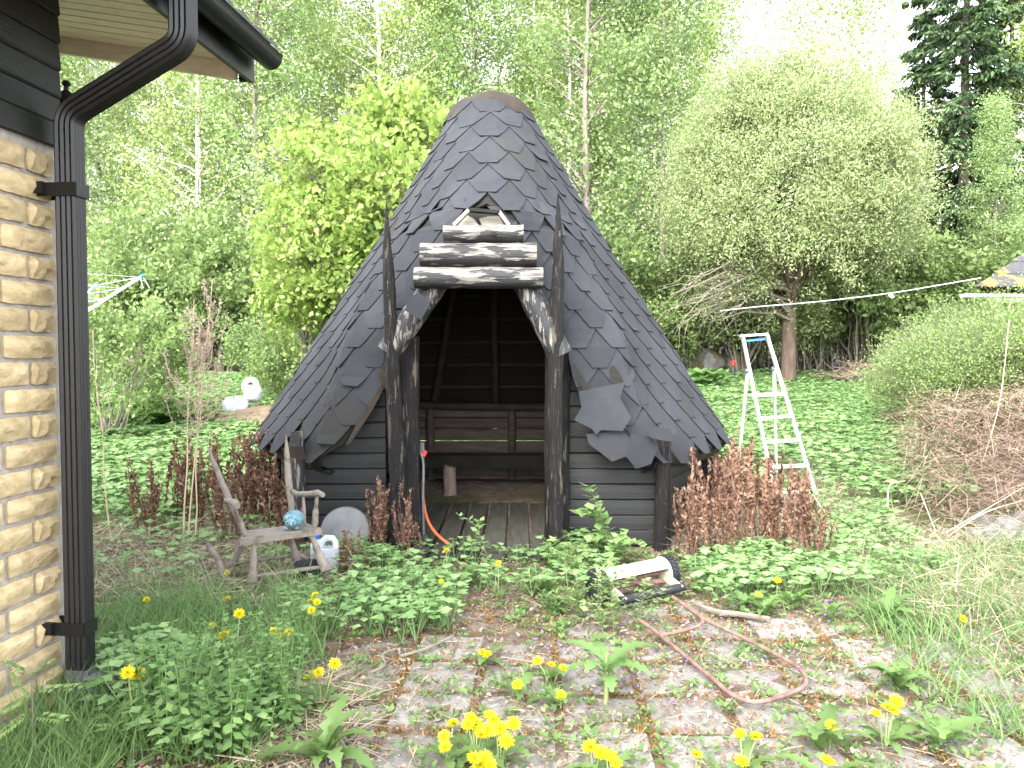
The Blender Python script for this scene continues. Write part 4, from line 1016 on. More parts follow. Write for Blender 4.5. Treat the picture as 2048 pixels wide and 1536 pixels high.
# ------------------------------------------------------------------ things in the hut doorway
c = Vector((W(900, 990, 8.7).x, 8.7, .055)); r3 = random.Random(2)
st = thing('log_stump', 'upright cut log standing on the hut floor before the bench', 'log', c); mb = MB(); mb.tube([c + Vector((r3.uniform(-.005, .005), 0, h)) for h in (0, .1, .2, .3, .335)], [.075, .072, .072, .07, .066], 14, rough=.05, rng=r3); part('log', mb, mat('cut_log', [(.16, .11, .09), (.26, .20, .17)], scale=12, stretch=(1, 1, .2), rough=.9, bump=.6), st, smooth=50)
tr_ = thing('sack_truck', 'dark two wheeled trolley with red grips leaning inside the left door post', 'trolley', (W(852, 1095, 6.55).x, 6.55, .055)); Yt = 6.5
for dx, dY in ((0, 0), (-.02, .30)):
    mb = MB(); mb.tube(smoothp([W(848 + dx * 100, 1085, Yt + dY), W(846, 1000, Yt + dY), W(847, 930, Yt + dY), W(842, 905, Yt + dY)]), .012, 7); part('tube', mb, M['greymetal'], tr_, smooth=50)
    mb = MB(); mb.lathe([(0, -.02), (.05, -.02), (.068, -.018), (.07, 0), (.068, .018), (.05, .02), (0, .02)], W(852, 1084, Yt + dY), n=20, axis=(1, .1, 0)); w_ = part('wheel', mb, M['tyre'], tr_, smooth=40)
    mb = MB(); mb.tube([W(847, 912, Yt + dY), W(852, 902, Yt + dY)], .016, 7); part('grip', mb, M['red'], tr_)
for y_ in (960, 1020): mb = MB(); mb.tube([W(846, y_, Yt), W(845, y_, Yt + .30)], .009, 6); part('crossbar', mb, M['greymetal'], tr_)
mb = MB(); mb.plate([W(836, 885, 6.6), W(848, 885, 6.6), W(849, 905, 6.6), W(836, 910, 6.6)], (0, .015, 0)); part('plate', mb, M['greymetal'], tr_)
mb = MB(); mb.tube(smoothp([W(846, 985, 6.9), W(848, 1010, 6.85), W(855, 1040, 6.75), W(868, 1062, 6.65), W(884, 1078, 6.55), W(900, 1090, 6.50)], 5), .0135, 8)
hs_ = thing('garden_hose', 'short curve of orange garden hose lying over the hut threshold', 'hose', W(890, 1088, 6.55)); part('tube', mb, M['orange'], hs_, smooth=60)
# fallen sticks
for i, (pts, r, lab) in enumerate(((((800, 1312), (850, 1298), (890, 1280), (905, 1272)), .008, 'pale curved dead stick lying on the mossy paving'), (((1392, 1208), (1430, 1222), (1480, 1228), (1540, 1238)), .016, 'thick bleached stick lying behind the mower handle'),
                                 (((740, 1345), (770, 1330), (765, 1310), (790, 1298)), .006, 'thin forked pale twig lying left of the dandelions'))):
    mb = MB(); mb.tube(smoothp([gpt(a, b, .03) for a, b in pts]), [r] * ((len(pts) - 1) * 4 + 1), 6); c = gpt(*pts[0], .0); lone('stick', mb.mesh('stick', M['twig'], c), lab, 'stick', None, c)
# ================================================================== vegetation
def leafobj(name, V, Q, m, parent=None, loc=(0, 0, 0), kind=None, **k):
    me = np_mesh(name, V, Q, m)
    if parent is None: return lone(name, me, kind=kind, loc=loc, **k)
    o = bpy.data.objects.new(name, me); COL.objects.link(o); o.parent = parent
    if kind: o['kind'] = kind
    return o
# ---------- tree makers: return (trunk mesh, crown mesh), standing at the origin
def limb(mb, a, b, r0, r1, r, n=5, k=4, sag=.08, wob=.05):
    a, b = Vector(a), Vector(b); L = (b - a).length; pts = []
    for i in range(k + 1):
        t = i / k; p = a.lerp(b, t); p.z += sag * L * math.sin(math.pi * t)
        if 0 < i < k: p += Vector((r.uniform(-1, 1), r.uniform(-1, 1), r.uniform(-1, 1))) * wob * L
        pts.append(p)
    mb.tube(pts, [r0 + (r1 - r0) * i / k for i in range(k + 1)], n, cap=False); return pts
def birch(name, H_, R_, cb, ncl, nl, leaf, clr, seed, bark, lm, r0=.11, lean=.02, droop=.4, top=.5, wr=.75, dense=1):
    r = random.Random(seed); q = np.random.RandomState(seed); mb = MB()
    ph = r.uniform(0, 6); tp = [(math.sin(i * .9 + ph) * .09 * i / 10 + lean * i * H_ / 12, math.cos(i * .7 + ph) * .07 * i / 10, H_ * i / 12 - .4 * (i == 0)) for i in range(13)]
    mb.tube(tp, [r0 * (1 - i / 12.6) for i in range(13)], 9)
    def tr(z):
        t = min(11.99, max(0, z / H_ * 12)); i = int(t); return Vector(tp[i]).lerp(Vector(tp[i + 1]), t - i)
    Ps, Ds = [], []
    for c in range(ncl):
        z = cb + (H_ - cb) * (c + r.random()) / ncl; u = (z - cb) / (H_ - cb)
        env = R_ * (min(1, (u + .15) / .35) * (1 - u) ** top + .12)
        a = r.uniform(0, 2 * math.pi); rr = env * math.sqrt(r.uniform(.16, 1))
        base = tr(max(.5, z - rr * r.uniform(.3, .9))); end = tr(z) + Vector((math.cos(a) * rr, math.sin(a) * rr, 0))
        pts = limb(mb, base, end, r0 * .28 * (1 - u * .6), .006, r, 4, 3, .05, .06)
        n = int(nl * (.6 + .8 * r.random()))
        P = q.normal(size=(n, 3)) * [clr, clr, clr * .8]
        dr = np.abs(q.normal(size=n)) * droop * clr * 1.6; P[:, 2] -= dr
        tt = q.uniform(.35, 1.05, n)[:, None]; c0 = np.array(pts[1]); c1 = np.array(pts[-1]); P += c0 + (c1 - c0) * tt
        D = q.normal(size=(n, 3)); D[:, 2] -= droop * 1.2
        Ps.append(P); Ds.append(D)
    P = np.concatenate(Ps); D = np.concatenate(Ds)
    V, Q = leaves(P, D, leaf * q.uniform(.6, 1.3, len(P)), wr, q)
    return mb.mesh('trunk', bark, smooth=True), np_mesh('crown', V, Q, lm)
def bushy(seed, rx, rz, z0, nlimb, nsub, ntw, nl, leaf, bark, lm, r0, th, base_z=None, wr=.5, upb=.3, spread=1.0, droop=0.0, twlen=.5, lf=(.2, 1.1)):
    "many-stemmed round crown with real branching; ellipsoid centre height z0"
    r = random.Random(seed); q = np.random.RandomState(seed); mb = MB(); P_, D_ = [], []
    if th > 0: mb.tube([(0, 0, -.4), (r.uniform(-.05, .05), .02, th * .5), (r.uniform(-.1, .1), .0, th), (0, 0, z0)], [r0 * 1.15, r0, r0 * .8, r0 * .4], 10)
    for i in range(nlimb):
        a = 2 * math.pi * (i + r.random() * .7) / nlimb * 2.4; el = math.asin(r.uniform(-.75, 1)) if th > 0 else math.asin(r.uniform(.0, 1))
        d = Vector((math.cos(el) * math.cos(a), math.cos(el) * math.sin(a), math.sin(el)))
        s = Vector((r.uniform(-.05, .05), r.uniform(-.05, .05), r.uniform(th * .55, z0) if th > 0 else 0))
        e = Vector((d.x * rx * .62, d.y * rx * .62, z0 + d.z * rz * .62))
        pts = limb(mb, s, e, r0 * .34, r0 * .10, r, 6, 4, .10 - droop * .1, .05)
        for j in range(nsub):
            t = r.uniform(.35, 1); k = min(3, int(t * 4)); s2 = pts[k].lerp(pts[k + 1], t * 4 - k)
            d2 = (d + Vector((r.gauss(0, .6), r.gauss(0, .6), r.gauss(0, .5) + upb))).normalized()
            lim = Vector((s2.x / rx, s2.y / rx, (s2.z - z0) / rz)).length; L = max(.25, (1.05 - lim)) * rx * r.uniform(.5, .9)
            e2 = s2 + d2 * L; p2 = limb(mb, s2, e2, r0 * .10, r0 * .035, r, 4, 3, .06 - droop * .15, .07)
            for m_ in range(ntw):
                t = r.uniform(.2, 1); k = min(2, int(t * 3)); s3 = p2[k].lerp(p2[k + 1], t * 3 - k)
                d3 = (d2 + Vector((r.gauss(0, .6), r.gauss(0, .6), r.gauss(0, .5) - droop + upb * .5))).normalized(); L3 = twlen * r.uniform(.5, 1.2)
                p3 = limb(mb, s3, s3 + d3 * L3, r0 * .035, .002, r, 3, 2, -.03, .06)
                tt = q.uniform(lf[0], lf[1], nl)[:, None]; c0, c1 = np.array(p3[0]), np.array(p3[-1])
                P_.append(c0 + (c1 - c0) * tt + q.normal(size=(nl, 3)) * .035 * spread); D_.append(np.array(d3) * .6 + q.normal(size=(nl, 3)) + [0, 0, .2])
    P = np.concatenate(P_); D = np.concatenate(D_); V, Q = leaves(P, D, leaf * q.uniform(.6, 1.3, len(P)), wr, q)
    return mb.mesh('trunk', bark, smooth=True), np_mesh('crown', V, Q, lm)
def plant_tree(name, meshes, x, y, label, cat='tree', group=None, s=1, rot=None, r=random.Random(3), sz=None):
    t = thing(name, label, cat, (x, y, float(gz(x, y)) - .05), group, rot if rot is not None else r.uniform(0, 6.28)); t.scale = (s, s, sz or s)
    for nm, me in zip(('trunk', 'crown'), meshes):
        o = bpy.data.objects.new(nm, me); COL.objects.link(o); o.parent = t
    return t
B1 = [birch('b', 17, 2.1, 2.2, 130, 190, .085, .27, 41 + k, M['birch'], LG['birchleaf'], r0=.10, lean=.01 * (k - 1)) for k in range(3)]
B2 = [birch('b', 14, 2.2, .9, 130, 190, .095, .29, 51 + k, M['bark'], LG['birchleaf2'], r0=.12, lean=.015 * (k - 1), droop=.15) for k in range(3)]
BU = [bushy(61 + k, 1.5, 1.2, 1.15, 12, 7, 4, 26, .085, M['bark'], LG['bush'], .05, 0, wr=.6, spread=2.0, twlen=.5) for k in range(3)]
rT = random.Random(12)
def PX(px, Y): return (px - 1024) / F * Y
birches = [(208, 24, 0), (318, 27, 1), (402, 21.5, 2), (470, 28, 0), (560, 25, 1), (640, 30, 2), (705, 26, 0), (762, 23.5, 1), (822, 25, 2), (905, 28, 0), (1000, 31, 1), (1078, 27, 2),
           (1138, 24.5, 0), (1212, 29, 1), (1274, 23, 2), (1345, 27, 0), (1432, 29, 1)]
lab1 = ['nearest the downpipe', 'second from the downpipe', 'behind the dry mugwort stalks', 'left of the yellow-green maple', 'over the left half of the maple', 'over the middle of the maple', 'over the right half of the maple',
        'slim and pale, left of the roof peak', 'tall and whitest, just left of the roof peak', 'directly behind the left shoulder of the roof', 'behind the roof cap', 'just right of the roof cap', 'second right of the roof cap',
        'third right of the roof cap', 'with bright white trunk, left of the willow', 'left of the pale willow crown', 'top over the willow\'s left side']
for (px, Y, k), lb_ in zip(birches, lab1):
    plant_tree('birch_tree', B1[k], PX(px, Y), Y, 'tall birch in the wood, ' + lb_, group='birches in the wood behind the hut', s=rT.uniform(.9, 1.15))
asp = [(120, 22), (255, 30), (355, 33), (430, 31), (520, 21.5), (600, 34), (670, 34), (740, 31), (860, 33), (950, 24), (1040, 34), (1110, 32), (1170, 33), (1240, 34), (1310, 33), (1385, 32), (180, 33), (1180, 21), (1330, 20.5)]
apos = ['leftmost, hidden by the house corner', 'at the back, second from the left', 'at the back, behind the dryer arm', 'at the back, above the dry mugwort', 'at the front, left of the maple', 'at the back, over the left maple edge', 'at the back, over the maple centre', 'at the back, above the maple top',
        'at the back, left of the roof peak', 'close behind the roof peak', 'at the back, right of the roof cap', 'at the back, over the right roof shoulder', 'at the back, between two slim birches', 'at the back, before the white birch', 'at the back, right of the white birch', 'at the back, left of the willow top', 'at the back beside the downpipe', 'at the front, above the right roof slope', 'at the front, left of the willow']
for i, ((px, Y), lb_) in enumerate(zip(asp, apos)):
    plant_tree('broadleaf_tree', B2[i % 3], PX(px, Y), Y, 'mid green broadleaf tree of the wood, ' + lb_, group='broadleaf trees in the wood behind the hut', s=rT.uniform(.9, 1.25))
for px, Y, lb_, s_ in ((1985, 17.5, 'small leaved green tree before the spruces, above the mossy shelter roof', .45), (1700, 21, 'bushy tree behind the right side of the willow', .5), (1480, 21, 'bushy tree behind the left side of the willow', .55)):
    plant_tree('broadleaf_tree', B2[1], PX(px, Y), Y, lb_, group='broadleaf trees at the right of the clearing', s=s_)
# right hand side: thin birches against the sky, spruces
thin = birch('t', 17, 2.4, 4.0, 90, 100, .085, .36, 77, M['birch'], LG['birchleaf'], r0=.09)
for px, Y, lb_, s_ in ((1530, 27, 'slender birch standing just right of the narrow sky gap', 1.0), (1655, 26, 'slender birch above the middle of the willow', 1.15), (1745, 25, 'slender birch above the right side of the willow', .85), (1600, 30, 'sparse birch with sky showing through, above the willow crown', 1.1), (1705, 33, 'sparse thin birch against the white sky right of the willow top', 1.0), (1790, 29, 'sparse small leaved birch left of the dark spruce', .9), (2075, 20, 'leafy birch at the right edge beside the dark spruce', .9)):
    plant_tree('birch_tree', thin if px < 2000 else B1[0], PX(px, Y), Y, lb_, group='birches at the right of the clearing', s=s_)
def spruce(seed, H_, R_, r0=.16, leafn=85):
    r = random.Random(seed); q = np.random.RandomState(seed); mb = MB(); mb.tube([(0, 0, -.4), (.05, 0, H_ * .5), (0, 0, H_)], [r0, r0 * .6, .01], 9); Ps, Ds, Ls = [], [], []
    z = .8
    while z < H_ - .2:
        u = z / H_; L = R_ * (1 - u) ** .8 * r.uniform(.75, 1.1) + .15
        for k in range(5):
            if r.random() < .12: continue
            a = r.uniform(0, 6.28); Lk = L * r.uniform(.6, 1.1); d = Vector((math.cos(a), math.sin(a), 0)); s = Vector((0, 0, z)); e = s + d * Lk + Vector((0, 0, -.28 * Lk)); tip = e + d * .15 * Lk + Vector((0, 0, .06 * Lk))
            mb.tube([s, s.lerp(e, .5) - Vector((0, 0, .04 * Lk)), e, tip], [.022, .014, .008, .004], 4, cap=False)
            n = int(leafn * (.5 + Lk)); t = q.uniform(.15, 1.05, n); b = np.array(s)[None] + (np.array(tip) - np.array(s))[None] * t[:, None]
            sd_ = np.array([-d.y, d.x, 0]); w_ = q.normal(size=n) * .16 * Lk * (1.1 - t) * 1.2; P = b + sd_ * w_[:, None]; P[:, 2] -= np.abs(w_) * .5 + q.uniform(0, .1, n)
            Ps.append(P); D = np.array(d)[None] * .8 + sd_ * np.sign(w_)[:, None] * .7 + q.normal(size=(n, 3)) * .35; D[:, 2] -= .9; Ds.append(D)
        z += .26
    P, D = np.concatenate(Ps), np.concatenate(Ds); V, Q = leaves(P, D, .20 * q.uniform(.6, 1.3, len(P)), .30, q)
    return mb.mesh('trunk', M['bark'], smooth=True), np_mesh('crown', V, Q, LG['spruce'])
SPR = [spruce(1, 13.5, 2.7), spruce(2, 11, 2.0)]
plant_tree('spruce_tree', SPR[0], PX(1922, 20.5), 20.5, 'tall dark spruce with drooping boughs near the right edge', s=1.05)
plant_tree('spruce_tree', SPR[1], PX(1838, 23), 23, 'shorter slim dark spruce left of the tall one', s=.95)
plant_tree('spruce_tree', SPR[1], PX(2010, 24), 24, 'dark spruce half behind the leafy birch at the right edge', s=1.2)
# willow and maple
WL = bushy(5, 3.0, 3.2, 4.2, 34, 13, 8, 34, .080, M['barkred'], LG['willow'], .16, 2.6, wr=.36, spread=2.6, twlen=.8, upb=.15, lf=(.15, 1.2))
def shell(seed, rx, rz, z0, ncl, nl, leaf, clr, lm, wr, f=(.72, 1.0), elmin=-.5):
    q = np.random.RandomState(seed); el = np.arcsin(q.uniform(elmin, 1, ncl)); a = q.uniform(0, 6.28, ncl); k = q.uniform(*f, ncl) * (1 + .07 * np.sin(3 * a + 1) * np.cos(el * 4))
    C = np.stack([np.cos(el) * np.cos(a) * rx * k, np.cos(el) * np.sin(a) * rx * k, z0 + np.sin(el) * rz * k], 1); P = np.repeat(C, nl, 0) + q.normal(size=(ncl * nl, 3)) * [clr, clr, clr * .75]
    out = unit((P - [0, 0, z0]) * [1, 1, .9]) + [0, 0, .35] + q.normal(size=P.shape) * .45
    return leaves(P, q.normal(size=P.shape) + [0, 0, -.2], leaf * q.uniform(.6, 1.3, len(P)), wr, q, up=out)
WS = np_mesh('crown', *shell(3, 2.85, 3.05, 4.25, 420, 210, .066, .24, None, .36), LG['willow'])
wt = plant_tree('willow_tree', WL, PX(1578, 17), 17, 'round pale green willow with reddish brown trunk behind the ladder', rot=.7, s=.9, sz=.97)
o = bpy.data.objects.new('outer_crown', WS); COL.objects.link(o); o.parent = wt
r = random.Random(8); mb = MB()      # long bare boughs reaching down to the left
wb = Vector((PX(1578, 17), 17, float(gz(5.8, 17)) - .05))
for i in range(16):
    s = Vector((wb.x, 16.9, r.uniform(2.2, 3.6))); e = W(r.uniform(1330, 1480), r.uniform(540, 660), r.uniform(15.4, 17)); p = limb(mb, s, e, .035, .006, r, 5, 5, .10, .03)
    for j in range(9):
        k = r.randrange(1, 5); a = p[k].lerp(p[k + 1], r.random()) if k < 5 else p[5]; limb(mb, a, a + Vector((r.uniform(-.9, .1), r.uniform(-.4, .4), r.uniform(-.75, .1))), .008, .002, r, 3, 3, .06, .05)
part('bare_boughs', mb, M['twig'], wt, base=None).matrix_local = Matrix.Diagonal((1 / .9, 1 / .9, 1 / .97, 1)) @ Matrix.Rotation(-.7, 4, 'Z')
MP = bushy(9, 2.1, 2.1, 3.3, 20, 10, 5, 15, .095, M['bark'], LG['maple'], .09, .7, wr=.8, spread=2.2, twlen=.5, upb=.6, lf=(.5, 1.1))
plant_tree('maple_tree', MP, PX(752, 13.5), 13.5, 'bright yellow-green young maple rising behind the left roof slope', rot=1.0, sz=1.0)
MP2 = bushy(19, 1.2, 1.4, 2.8, 14, 8, 5, 15, .095, M['bark'], LG['maple'], .06, .7, wr=.8, spread=2.2, twlen=.45, upb=.6, lf=(.5, 1.1))
plant_tree('maple_tree', MP2, PX(828, 13.2), 13.2, 'taller bright maple stem touching the left shoulder of the hut roof', rot=2.0, s=1.3)
plant_tree('maple_tree', MP2, PX(610, 13.6), 13.6, 'lower yellow-green maple farthest left, beside the roof slope', rot=4.0, s=.95)
# understory shrubs closing the foot of the wood
ordn = 'first second third fourth fifth sixth seventh eighth ninth tenth eleventh twelfth thirteenth fourteenth fifteenth sixteenth seventeenth eighteenth nineteenth twentieth'.split(); ordn += ['twenty-' + w for w in ordn[:9]] + ['thirtieth'] + ['thirty-' + w for w in ordn[:4]]
for i in range(34):
    px = 170 + i * 57 + rT.uniform(-15, 15); Y = rT.uniform(18.2, 20.5) if i % 2 else rT.uniform(20.5, 24)
    if 1540 < px < 1700 and Y < 19.5: Y += 2.5
    place = 'left of the hut' if px < 700 else ('behind the hut' if px < 1400 else 'behind the willow and ladder')
    plant_tree('shrub', BU[i % 3], PX(px, Y), Y, ordn[i] + ' green undergrowth shrub from the left, at the foot of the wood', cat='shrub', group='undergrowth shrubs ' + place, s=rT.uniform(.95, 1.7))
for i, px in enumerate(range(1340, 2100, 62)):
    plant_tree('shrub', BU[i % 3], PX(px, 26), 26 + (i % 2), 'dark green far shrub, ' + ordn[i] + ' from the left, closing the wood behind the willow', cat='shrub', group='far shrubs closing the wood', s=1.7)
for px, Y, s_, lb_ in ((215, 11.5, .9, 'dense yellowish green shrub close behind the downpipe'), (600, 14.5, .62, 'low pale green bush behind the mossy mound'), (560, 15.5, .7, 'rounded pale bush left of the hut roof')):
    plant_tree('shrub', BU[0], PX(px, Y), Y, lb_, cat='shrub', s=s_)
# bare thin stems in the wood at the right, brush pile
r = random.Random(4); mb = MB()
for i in range(130):
    x = PX(r.uniform(1500, 1950), 19); y = r.uniform(18.2, 20.5); z = float(gz(x, y)); limb(mb, (x, y, z), (x + r.uniform(-.3, .3), y, z + r.uniform(.5, 3.6)), r.uniform(.006, .022), .003, r, 4, 3, 0, .03)
lone('bare_saplings', mb.mesh('bare_saplings', M['twig']), kind='stuff')
mb = MB(); bp_ = Vector((PX(1722, 17), 17, float(gz(12.3, 17))))
for i in range(260):
    a = r.uniform(0, 6.28); rr = abs(r.gauss(0, .55)); c = Vector((PX(1722, 17) + math.cos(a) * rr * 1.3, 17 + math.sin(a) * rr, 0)); c.z = float(gz(c.x, c.y)) + max(.03, .55 - rr * .5) * r.random()
    d = Vector((r.uniform(-1, 1), r.uniform(-1, 1), r.uniform(-.3, .5))).normalized() * r.uniform(.2, .55); limb(mb, c - d, c + d, r.uniform(.006, .016), .003, r, 4, 2, .05, .04)
lone('brush_pile', mb.mesh('brush_pile', mat('brush_wood', [(.14, .09, .07), (.28, .20, .16)], scale=5)), 'heap of grey brown cut branches at the far edge of the green field', 'brush pile')
# ---------- green field of ground elder (far)
def elder_tpl(seed, h=.16, R_=.11, n3=3, leaf=.062, quadstem=True):
    q = np.random.RandomState(seed); P, D, L, U = [], [], [], []; a0 = q.uniform(0, 6)
    for k in range(n3):
        a = a0 + k * 2 * math.pi / n3 + q.uniform(-.3, .3); c = np.array([math.cos(a) * R_ * .55, math.sin(a) * R_ * .55, h * q.uniform(.85, 1.1)])
        for j in (-1, 0, 1):
            b = a + j * .95; P.append(c); D.append([math.cos(b), math.sin(b), -.12 + q.uniform(-.15, .25)]); L.append(leaf * (1.15 if j == 0 else .95))
    P, D, L = np.array(P), np.array(D), np.array(L); V, Q = leaves(P, D, L, .62, q, fold=-.10, up=np.tile([0, 0, 1.], (len(P), 1)))
    sv = []; sq = []
    for k in range(n3):
        c = P[k * 3]; i = len(sv); w = .0022; sv += [[-w, 0, 0], [w, 0, 0], [c[0] + w, c[1], c[2]], [c[0] - w, c[1], c[2]]]; sq.append([i, i + 1, i + 2, i + 3])
    return join([(V, Q), (np.array(sv, float), np.array(sq))])
ET = [elder_tpl(k) for k in range(4)]
q = np.random.RandomState(21)
fieldpoly = [(-11.5, 7.6), (-3.0, 7.2), (-2.9, 10.2), (2.6, 10.2), (2.6, 8.2), (4.6, 8.0), (6.0, 11), (13.5, 13), (14, 18.3), (-12.5, 18.6)]
parts_ = []
P = scatter(fieldpoly, 30000, q)
hutd = np.hypot(P[:, 0] - HX, P[:, 1] - HY); P = P[hutd > 2.45]; lx = P[:, 0] - PX(1585, 8.7); P = P[~((np.abs(lx) < .6) & (P[:, 1] > 7.6) & (P[:, 1] < 9.9) & (q.uniform(size=len(P)) < .75))]
for k in range(4):
    Pk = P[k::4]; far = 1 + (Pk[:, 1] - 8) * .05
    V, Q = stamp(*ET[k], Pk, q, .9, 1.6, .12); parts_.append((V, Q))
V, Q = join(parts_); leafobj('ground_elder', V, Q, LG['elder'], kind='stuff')
# left near field edge and around the hut: thinner patches
parts_ = []
for poly, n in ((gp((190, 1000), (620, 1010), (600, 1120), (420, 1180), (190, 1200)), 260), (gp((540, 1130), (760, 1120), (905, 1200), (930, 1270), (800, 1292), (640, 1290), (560, 1240)), 430), (gp((1380, 1130), (1700, 1120), (1700, 1190), (1400, 1210)), 420),
                (gp((1600, 1010), (1760, 1020), (1900, 1160), (1700, 1200)), 500), (gp((1120, 1090), (1240, 1100), (1240, 1200), (1130, 1200)), 120), (gp((190, 1330), (420, 1330), (520, 1536), (250, 1536)), 260), (gp((820, 1110), (1110, 1120), (1110, 1200), (840, 1210)), 80)):
    P = scatter(poly, n, q); jx = PX(655, 5.9); P = P[~((np.abs(P[:, 0] - jx + .03) < .26) & (P[:, 1] > 5.15) & (P[:, 1] < 6.1))]; V, Q = stamp(*ET[q.randint(4)], P, q, .6, 1.15, .2); parts_.append((V, Q))
V, Q = join(parts_); leafobj('ground_elder', V, Q, LG['elder'], kind='stuff')
# ---------- lush green ferns at far left
def fern_frond(seed, L=.8, m='fern'):
    q = np.random.RandomState(seed); n = 26; t = np.linspace(.08, 1, n); x = L * .75 * t; z = L * (.95 * t - .75 * t ** 2.4)
    P, D, Ls = [], [], []
    for i in range(n):
        for s in (-1, 1): P.append([x[i], 0, z[i]]); D.append([.45, s, -.25]); Ls.append(L * .26 * math.sin(math.pi * min(1, t[i] * .92 + .08)) ** .7 + .015)
    V, Q = leaves(np.array(P), np.array(D), np.array(Ls), .22, q, fold=-.04, up=np.tile([0, 0, 1.], (2 * n, 1)))
    return V, Q
FF = [np_mesh('frond', *fern_frond(k), LG['fern']) for k in range(3)]
for i in range(14):
    px, Y = 205 + (i % 7) * 27 + rT.uniform(-6, 6), 12.4 + (i // 7) * 1.2 + rT.uniform(-.2, .2); x = PX(px, Y)
    t = thing('green_fern', ['front', 'back'][i // 7] + ' row green fern, ' + ordn[i % 7] + ' from the left, in the bank left of the dry mugwort', 'fern', (x, Y, float(gz(x, Y))), 'green ferns at the left edge of the wood')
    for k in range(12):
        o = bpy.data.objects.new('frond', FF[k % 3]); COL.objects.link(o); o.parent = t; s = rT.uniform(.8, 1.15); o.scale = (s, s, s * 1.2); o.rotation_euler = (0, rT.uniform(-.25, .1), k * .5236 + rT.uniform(-.2, .2))
# ---------- dead upright fern fronds round the hut
def dead_frond(seed, L=.55):
    r = random.Random(seed); q = np.random.RandomState(seed); n = 5
    bend = r.uniform(-.12, .12); pts = np.array([[bend * t * t * L, .03 * math.sin(3 * t) * L, L * t] for t in np.linspace(0, 1, n)])
    mb = MB(); mb.tube([Vector(p) for p in pts], [.006, .006, .005, .004, .002], 4)
    V0 = np.array(mb.v); Q0 = np.array([f for f in mb.f if len(f) == 4])
    m = 80; t = np.sort(q.uniform(.22, 1.0, m)); b = np.stack([bend * t * t * L, .03 * np.sin(3 * t) * L, L * t], 1)
    a = q.choice([-1, 1], m)[:, None] * np.array([[1, 0, 0]]) + q.normal(size=(m, 3)) * .45 + [0, 0, 1.1]; w = .036 * np.sin(np.pi * np.clip((t - .22) / .85, 0, 1)) ** .5 + .008
    V1, Q1 = leaves(b, a, w, .42, q, fold=.35); return join([(V0, Q0), (V1, Q1)])
DF = [np_mesh('frond', *dead_frond(k), M['deadfern']) for k in range(6)]
def fernclump(px, py, n, s, lab, spread=.09, grp='clumps of dead brown fern fronds'):
    g = G(px, py); t = thing('dead_fern', lab, 'fern', g, grp)
    for k in range(n):
        o = bpy.data.objects.new('frond', DF[rT.randrange(6)]); COL.objects.link(o); o.parent = t
        a = rT.uniform(0, 6.28); rr = spread * math.sqrt(rT.random()); o.location = (math.cos(a) * rr, math.sin(a) * rr, -.02); k_ = s * rT.uniform(.7, 1.45); o.scale = (k_ * .9, k_ * .9, k_)
        ln_ = .28 * rr / spread + rT.uniform(-.06, .06); o.rotation_euler = (-math.sin(a) * ln_ * 1.0, math.cos(a) * ln_ * 1.0, rT.uniform(0, 6.28))
DFL = [(1372, 1128, 10, 1.15, 'leaning on the right corner post of the hut'), (1405, 1100, 8, 1.2, 'just right of the hut corner post'), (1440, 1060, 10, 1.2, 'behind, nearest the side wall of the hut'), (1480, 1050, 9, 1.2, 'behind, left foot of the ladder'), (1530, 1075, 8, 1.1, 'in front of the ladder'),
       (1490, 1105, 11, 1.15, 'in the middle of the right hand thicket'), (1545, 1120, 9, .95, 'front of the right hand thicket'), (1615, 1135, 14, .98, 'broad and fan shaped, farthest right'), (1580, 1100, 8, 1.0, 'behind the fan shaped one'), (1450, 1135, 8, .9, 'front left of the right hand thicket'), (1415, 1020, 8, 1.2, 'close beside the rear of the hut side wall'),
       (300, 1075, 7, .95, 'farthest left by the downpipe'), (345, 1050, 5, 1.1, 'second from the downpipe'), (395, 1060, 8, 1.1, 'left of the broken chair'), (440, 1040, 8, 1.1, 'behind the left stile of the chair'), (500, 1050, 10, 1.15, 'behind the middle of the chair'), (545, 1040, 8, 1.25, 'behind the right stile of the chair'),
       (565, 1090, 9, 1.0, 'under the chair seat'), (470, 1090, 9, .9, 'under the left edge of the chair'), (590, 1120, 7, .7, 'at the foot of the left corner post'), (762, 1125, 8, .85, 'at the foot of the left door pole, outer side'), (825, 1130, 7, .8, 'at the foot of the left door pole, inner side'), (700, 1150, 6, .5, 'low and collapsed before the round lid')]
for px, py, n, s, lb_ in DFL: fernclump(px, py, n if px > 1000 else int(n * 1.7), s, 'dead rust brown fern clump, ' + lb_, .10 if n < 12 else .16)
# ---------- straw, dry leaves, moss over the ground
def flat_bits(poly, n, size, mname, name, rs_, aspect=.6, keep=None, z=.012, tiltz=.35, sc=1.5, seed=0):
    P = scatter(poly, n, rs_, z)
    if keep: P = patchy(P, rs_, sc, keep, seed)
    D = rs_.normal(size=(len(P), 3)) * [1, 1, tiltz]; V, Q = leaves(P, D, size * rs_.uniform(.5, 1.5, len(P)), aspect, rs_, fold=.1, up=np.tile([0, 0, 1.], (len(P), 1)))
    leafobj(name, V, Q, M[mname] if mname in M else LG[mname], kind='stuff')
front = [(-1.9, 1.9), (3.6, 1.9), (6.5, 7.6), (2.4, 7.6), (1.3, 6.5), (-1.7, 6.5), (-3.2, 7.4), (-4.2, 7.4), (-2.2, 4)]
q = np.random.RandomState(31)
flat_bits(front, 40000, .026, 'flake', 'dry_leaf_litter', q, .55)
flat_bits(front, 14000, .012, 'flake', 'leaf_crumbs', q, .8)
